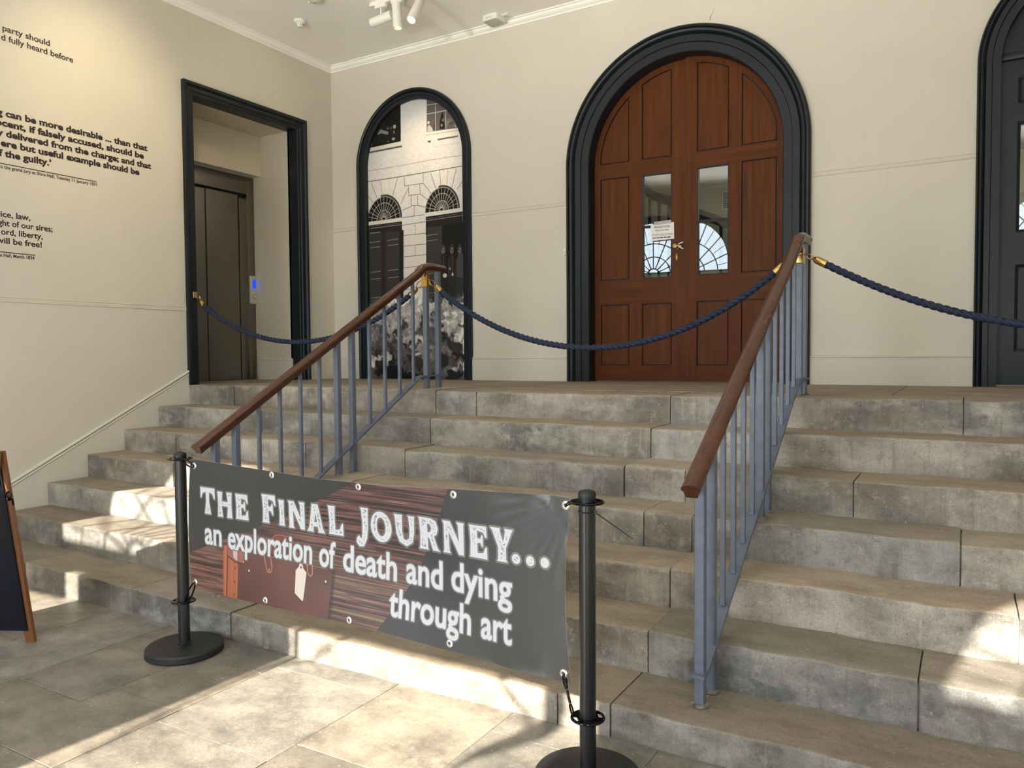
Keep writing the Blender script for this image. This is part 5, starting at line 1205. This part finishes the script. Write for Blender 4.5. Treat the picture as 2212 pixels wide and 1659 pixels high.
# ================================================================== CHALKBOARD A-BOARD
ab = thing('chalkboard_sign', 'black chalkboard pavement sign with an orange-brown wooden frame at the left edge', 'sign', (1.75, -4.33, fz(1.75)))
bd = Vector((-.89, -.46, 0)).normalized(); bk = Vector((-.46, .89, 0)).normalized(); f0 = Vector((1.945, -4.231, fz(1.95)))
def bo(w, h, t):                                     # width along the board, height up the slope, depth behind
    lean = -.175 * h / .97; return f0 + bd * w + bk * (lean + t) + Vector((0, 0, h))
def slab(bm, w0b, w0t, w1b, w1t, h0, h1, t0, t1):
    vs = [bm.verts.new(bo(w, h, t)) for t in (t0, t1) for w, h in ((w0b, h0), (w1b, h0), (w1t, h1), (w0t, h1))]
    for f in ((0, 1, 2, 3), (7, 6, 5, 4), (0, 4, 5, 1), (1, 5, 6, 2), (2, 6, 7, 3), (3, 7, 4, 0)): bm.faces.new([vs[i] for i in f])
tp = lambda h: 0.0
bm = BM(); slab(bm, -.004, -.004, .040, .040, 0, .975, 0, .022); obj('frame_post', bm, M['orangewood'], ab, 20)
bm = BM(); slab(bm, .585, .585, .629, .629, 0, .975, 0, .022); obj('frame_post', bm, M['orangewood'], ab, 20)
bm = BM(); slab(bm, .040, .040, .585, .585, .935, .975, .001, .021); obj('frame_rail', bm, M['orangewood'], ab, 20)
bm = BM(); slab(bm, .016, .016, .61, .61, .065, .955, -.006, 0.0); obj('board_panel', bm, M['chalk'], ab, 20)
bm = BM(); slab(bm, .028, .028, .20, .20, .80, .885, -.011, -.007); obj('poster_holder', bm, M['holder'], ab, 20)
bm = BM(); slab(bm, .018, .018, .60, .60, .742, .745, -.0075, -.006); obj('panel_seam', bm, M['darkslot'], ab, 0)
for w in (-.004, .585):                                # the street-side leaf of the board
    bm = BM(); vs = []
    for h, t in ((0, -.38), (.975, -.20)):
        for a, c in ((w, 0), (w + .044, 0), (w + .044, .022), (w, .022)): vs.append(bm.verts.new(f0 + bd * a + bk * (t + c) + Vector((0, 0, h))))
    for f in ((0, 1, 2, 3), (7, 6, 5, 4), (0, 4, 5, 1), (1, 5, 6, 2), (2, 6, 7, 3), (3, 7, 4, 0)): bm.faces.new([vs[i] for i in f])
    bmesh.ops.recalc_face_normals(bm, faces=bm.faces[:]); obj('front_leg', bm, M['orangewood'], ab, 20)
bm = BM(); c = bo(-.006, .745, -.010)
tube(bm, [c + Vector((0, 0, .020)) + Vector((R_.x, R_.y, 0)) * 0.0 + bd * (.012 * math.cos(a)) + Vector((0, 0, .014 * math.sin(a))) for a in np.linspace(0, 2 * PI, 16, endpoint=False)], .0035, 8, True)
tube(bm, [c + bd * .014, c - bd * .016, c - bd * .020 + Vector((0, 0, -.03))], .005, 8); lathe(bm, [(0, .012), (.009, .010), (.011, 0), (0, 0)], c, 14, -bk)
obj('clip_fastener', bm, M['blackgloss'], ab, 40)

# ================================================================== CEILING FITTINGS
def downlight(loc, aim, watts, col, ang, blend):
    l = bpy.data.lights.new('track_lamp', 'SPOT'); l.energy = watts; l.color = col; l.spot_size = math.radians(ang); l.spot_blend = blend; l.shadow_soft_size = .03
    o = bpy.data.objects.new('track_lamp', l); C.objects.link(o); o.location = loc; o.rotation_euler = (Vector(aim) - Vector(loc)).to_track_quat('-Z', 'Y').to_euler(); return o
bm = BM(); box(bm, 1.38, 3.9, -.968, -.932, 4.488, ZC + .002, .003, 1); box(bm, 1.372, 1.384, -.972, -.928, 4.484, ZC + .001)
tag(obj('lighting_track', bm, M['white'], None, 30), 'white lighting track fixed to the ceiling', 'light track')
def spot_head(label, top, piv, back, front, r=.040):
    back, front = Vector(back), Vector(front); d = (front - back).normalized(); L = (front - back).length
    t = thing('spotlight', label, 'spotlight', tuple(top), 'white track spotlights')
    bm = BM(); box(bm, top[0] - .06, top[0] + .06, top[1] - .016, top[1] + .016, top[2] - .030, top[2] + .004, .003, 1); obj('track_adapter', bm, M['white'], t, 30)
    bm = BM(); tube(bm, [(top[0], top[1], top[2] - .02), piv], .008, 10); obj('stem', bm, M['white'], t, 40)
    bm = BM(); lathe(bm, [(0, 0), (r * .9, 0), (r, .006), (r, L), (r * .86, L), (r * .80, L - .025), (0, L - .025)], back, 32, d); obj('lamp_body', bm, M['white'], t, 35)
    bm = BM(); lathe(bm, [(0, L - .022), (r * .78, L - .022), (r * .78, L - .024), (0, L - .024)], back, 28, d); obj('lens', bm, M['lampface'], t, 40)
    return d, front
T_ = lambda x: (x, -.95, 4.488)
d, f = spot_head('white cylinder spotlight at the end of the track, pointing left', T_(1.48), (1.48, -.95, 4.375), (1.60, -.95, 4.370), (1.385, -.96, 4.345))
downlight(f + d * .02, (0, -1.1, 3.9), 6, (1, .80, .52), 60, .8)
d, f = spot_head('white cylinder spotlight hanging straight down in the middle of the three', T_(1.66), (1.66, -.95, 4.44), (1.648, -.95, 4.470), (1.660, -.945, 4.245))
downlight(f + d * .02, (1.10, 0.0, 3.25), 60, (1, .80, .52), 56, 1.0)
d, f = spot_head('white cylinder spotlight on the right of the three, tilted towards the viewer', T_(1.87), (1.875, -.95, 4.40), (1.893, -.93, 4.425), (1.900, -1.07, 4.218))
downlight(f + d * .02, (2.1, -2.2, 1.2), 10, (1, .84, .6), 50, .9)
d, f = spot_head('white track spotlight outside the picture, lighting the lettering on the left wall', (1.55, -2.95, 4.488), (1.55, -2.95, 4.37), (1.62, -2.95, 4.40), (1.42, -2.97, 4.30))
downlight(f + d * .02, (0, -2.60, 3.38), 50, (1, .79, .48), 74, 1.0)
bm = BM(); box(bm, 1.48, 2.6, -2.968, -2.932, 4.488, ZC + .002, .003, 1); tag(obj('lighting_track', bm, M['white'], None, 30), 'white lighting track outside the picture above the left wall lettering', 'light track')

def uplight(x, label, aim, watts):  # invented fixture, added to fill the ceiling and walls with light
    t = thing('wall_uplight', label, 'lamp', (x, YS, 2.3), 'wall uplights beside the street doors, outside the picture')
    bm = BM(); box(bm, x - .05, x + .05, YS - .001, YS + .02, 2.16, 2.30, .004, 1); box(bm, x - .012, x + .012, YS + .015, YS + .10, 2.20, 2.225); obj('wall_plate', bm, M['brass'], t, 30)
    bm = BM(); lathe(bm, [(.0, .0), (.05, .004), (.10, .03), (.125, .075), (.130, .10), (.124, .10), (.118, .076), (.094, .036), (.045, .012), (0, .010)], (x, YS + .14, 2.20), 36); obj('bowl', bm, M['white'], t, 40)
    l = bpy.data.lights.new('uplight_lamp', 'SPOT'); l.energy = watts; l.color = (1, .975, .93); l.spot_size = math.radians(84); l.spot_blend = 1.0; l.shadow_soft_size = .06
    lo = bpy.data.objects.new('uplight_lamp', l); C.objects.link(lo); lo.parent = t; lo.location = (0, .14, .03); lo.rotation_euler = (Vector(aim) - Vector((x, YS + .14, 2.33))).to_track_quat('-Z', 'Y').to_euler()
uplight(2.50, 'left wall uplight beside the street door, outside the picture', (2.3, -4.9, 5.0), UPW)
uplight(5.30, 'right wall uplight beside the street door, outside the picture', (5.1, -4.7, 5.0), UPW)
sd = thing('smoke_detector', 'small white smoke detector on the ceiling near the corner', 'smoke detector', (.585, -1.03, ZC))
bm = BM(); lathe(bm, [(0, .002), (.052, .002), (.052, -.018), (.046, -.026), (.034, -.028), (0, -.028)], (.585, -1.03, ZC), 36); obj('base', bm, M['white'], sd, 35)
bm = BM(); lathe(bm, [(0, -.026), (.036, -.026), (.026, -.058), (.020, -.062), (0, -.062)], (.585, -1.03, ZC), 32); hd = obj('sensor_head', bm, M['white'], sd, 35)
for k in range(10):
    a = 2 * PI * k / 10; bm = BM(); cx, cy = .585 + .0325 * math.cos(a), -1.03 + .0325 * math.sin(a); tube(bm, [(cx, cy, ZC - .032), (.585 + .0275 * math.cos(a), -1.03 + .0275 * math.sin(a), ZC - .050)], .0028, 6); obj('vent_slot', bm, M['darkslot'], hd, 30)
sn = thing('motion_sensor', 'round white ceiling sensor with a green light at the top edge', 'sensor', (1.02, -1.29, ZC))
bm = BM(); lathe(bm, [(0, .002), (.072, .002), (.074, -.012), (.064, -.026), (.030, -.034), (0, -.034)], (1.02, -1.29, ZC), 40); obj('housing', bm, M['white'], sn, 35)
bm = BM(); lathe(bm, [(0, -.030), (.024, -.031), (.018, -.040), (0, -.040)], (1.025, -1.285, ZC), 24); obj('lens', bm, M['greyplastic'], sn, 40)
bm = BM(); lathe(bm, [(0, -.0), (.006, 0), (.004, -.004), (0, -.004)], (.978, -1.305, ZC - .028), 12); obj('status_light', bm, M['greenled'], sn, 40)
ap = thing('wireless_access_point', 'white rounded square wireless box on the ceiling beside the cornice', 'router', (2.14, -.15, ZC))
bm = BM(); Z = ZC
pts = [(2.055, -.235), (2.225, -.245), (2.245, -.09), (2.065, -.055)]
def rounded(pp, r, n=5):
    out = []
    for i in range(len(pp)):
        p, a, c = Vector(pp[i]), Vector(pp[i - 1]), Vector(pp[(i + 1) % len(pp)]); u, w = (a - p).normalized() * r, (c - p).normalized() * r
        out += [tuple(((1 - t) ** 2) * (p + u) + 2 * t * (1 - t) * p + t * t * (p + w)) for t in [j / n for j in range(n + 1)]]
    return out
def inset(pp, k): c = sum((Vector(p) for p in pp), Vector((0, 0))) / len(pp); return [tuple(c + (Vector(p) - c) * k) for p in pp]
o_ = rounded(pts, .035)
loft(bm, [[(x, y, Z + .001) for x, y in inset(o_, .93)], [(x, y, Z - .012) for x, y in inset(o_, .95)], [(x, y, Z - .014) for x, y in o_], [(x, y, Z - .040) for x, y in o_], [(x, y, Z - .050) for x, y in inset(o_, .93)]]); apb = obj('housing', bm, M['white'], ap, 35)
bm = BM(); loft(bm, [[(x, y, Z - .049) for x, y in inset(o_, .86)], [(x, y, Z - .0515) for x, y in inset(o_, .82)]]); obj('face_plate', bm, M['greyplastic'], ap, 35)
bm = BM()
for i in range(4): box(bm, 2.115 + i * .014, 2.121 + i * .014, -.2445, -.2375, Z - .034, Z - .026)
obj('status_lights', bm, M['greyplastic'], ap, 0)
bm = BM(); tube(bm, bez((2.24, -.13, Z - .02), (2.275, -.13, Z - .035), (2.262, -.125, Z - .012), 10), .0035, 8); obj('cable', bm, M['white'], ap, 40)
so = thing('data_socket', 'small white socket plate on the ceiling beside the wireless box', 'socket', (2.258, -.125, ZC))
bm = BM(); loft(bm, [[(x, y, Z + .001) for x, y in [(2.215, -.168), (2.298, -.172), (2.304, -.085), (2.220, -.080)]], [(x, y, Z - .010) for x, y in [(2.217, -.166), (2.296, -.170), (2.302, -.087), (2.222, -.082)]]]); obj('plate', bm, M['white'], so, 0)
bm = BM(); box(bm, 2.240, 2.280, -.145, -.105, Z - .0115, Z - .009); obj('socket_inset', bm, M['greyplastic'], so, 0)

# ================================================================== WALL FITTINGS AND LETTERING
db = thing('door_sensor', 'small white sensor on the wall left of the oak door surround', 'sensor', (2.785, 0, 2.36))
bm = BM(); o_ = rounded([(2.772, 2.322), (2.800, 2.322), (2.800, 2.398), (2.772, 2.398)], .013); loft(bm, [[(x, .001, z) for x, z in o_], [(x, -.014, z) for x, z in o_], [(x, -.018, z) for x, z in inset(o_, .88)]]); obj('housing', bm, M['white'], db, 35)
bm = BM(); lathe(bm, [(0, .0185), (.006, .0185), (.007, .016), (0, .016)], (2.786, 0, 2.352), 14, (0, -1, 0)); obj('button', bm, M['greyplastic'], db, 40)

bm = BM(); box(bm, vt.location.x - .14, vt.location.x + .14, 5.585, 5.601, 3.61, 3.89, .004, 1); obj('vent_frame', bm, M['greyplastic'], vt, 30)
for i in range(8):
    bm = BM(); box(bm, vt.location.x - .115, vt.location.x + .115, 5.580, 5.586, 3.635 + i * .031, 3.653 + i * .031); obj('louvre', bm, M['darkslot'], vt, 0)

WX = -.0175
wf = lambda a, b, t: (t, a, b)
def quote(label, lines, rule, cap, off, sy, csy):
    y = sum(l[3] for l in lines) / len(lines); t = thing('wall_lettering', label, 'lettering', (WX, y, lines[-1][4]), 'quotations on the left wall')
    for pre, body, ya, yb, zb in lines:
        bm = BM(); text_bm(bm, body, wf, ya, yb, zb, sy, WX + .0008, off, pre); obj('text_line', bm, M['ink'], t, 0)
    if rule: bm = BM(); box(bm, WX - .0005, WX + .0008, rule[0], rule[1], rule[2] - .003, rule[2] + .003); obj('rule', bm, M['ink'], t, 0)
    if cap: bm = BM(); text_bm(bm, cap[1], wf, cap[2], cap[3], cap[4], csy, WX + .0008, .020, cap[0]); obj('caption', bm, M['ink'], t, 0)
quote('dark sans-serif lettering at the top left of the left wall, ending heard before', [('', 'party should', -3.300, -2.970, 3.762), ('d ', 'fully heard before', -3.262, -2.798, 3.694)], None, None, .022, .0615, .03)
quote('bold dark slab lettering on the left wall about the innocent falsely accused', [('g ', 'can be more desirable ... than that', -3.297, -2.190, 3.159), ('o', 'cent, if falsely accused, should be', -3.324, -2.225, 3.088), ('y ', 'delivered from the charge; and that', -3.299, -2.160, 3.016), ('', 'ere but useful example should be', -3.336, -2.269, 2.945), ('f ', 'the guilty.\u2019', -3.312, -2.985, 2.873)],
      (-3.55, -2.637, 2.8205), ('o ', 'the grand jury at Shire Hall, Tuesday 11 January 1831', -3.318, -2.638, 2.787), .041, .0665, .034)
quote('dark sans-serif verse lettering low on the left wall, ending will be free', [('', 'ice, law,', -3.352, -3.150, 2.443), ('ght ', 'of our sires;', -3.278, -2.992, 2.381), ('', 'ord, liberty,', -3.354, -3.066, 2.318), ('w', 'ill be free!', -3.335, -3.073, 2.255)],
      (-3.55, -3.122, 2.193), ('e ', 'Hall, March 1834', -3.340, -3.129, 2.160), .022, .060, .034)
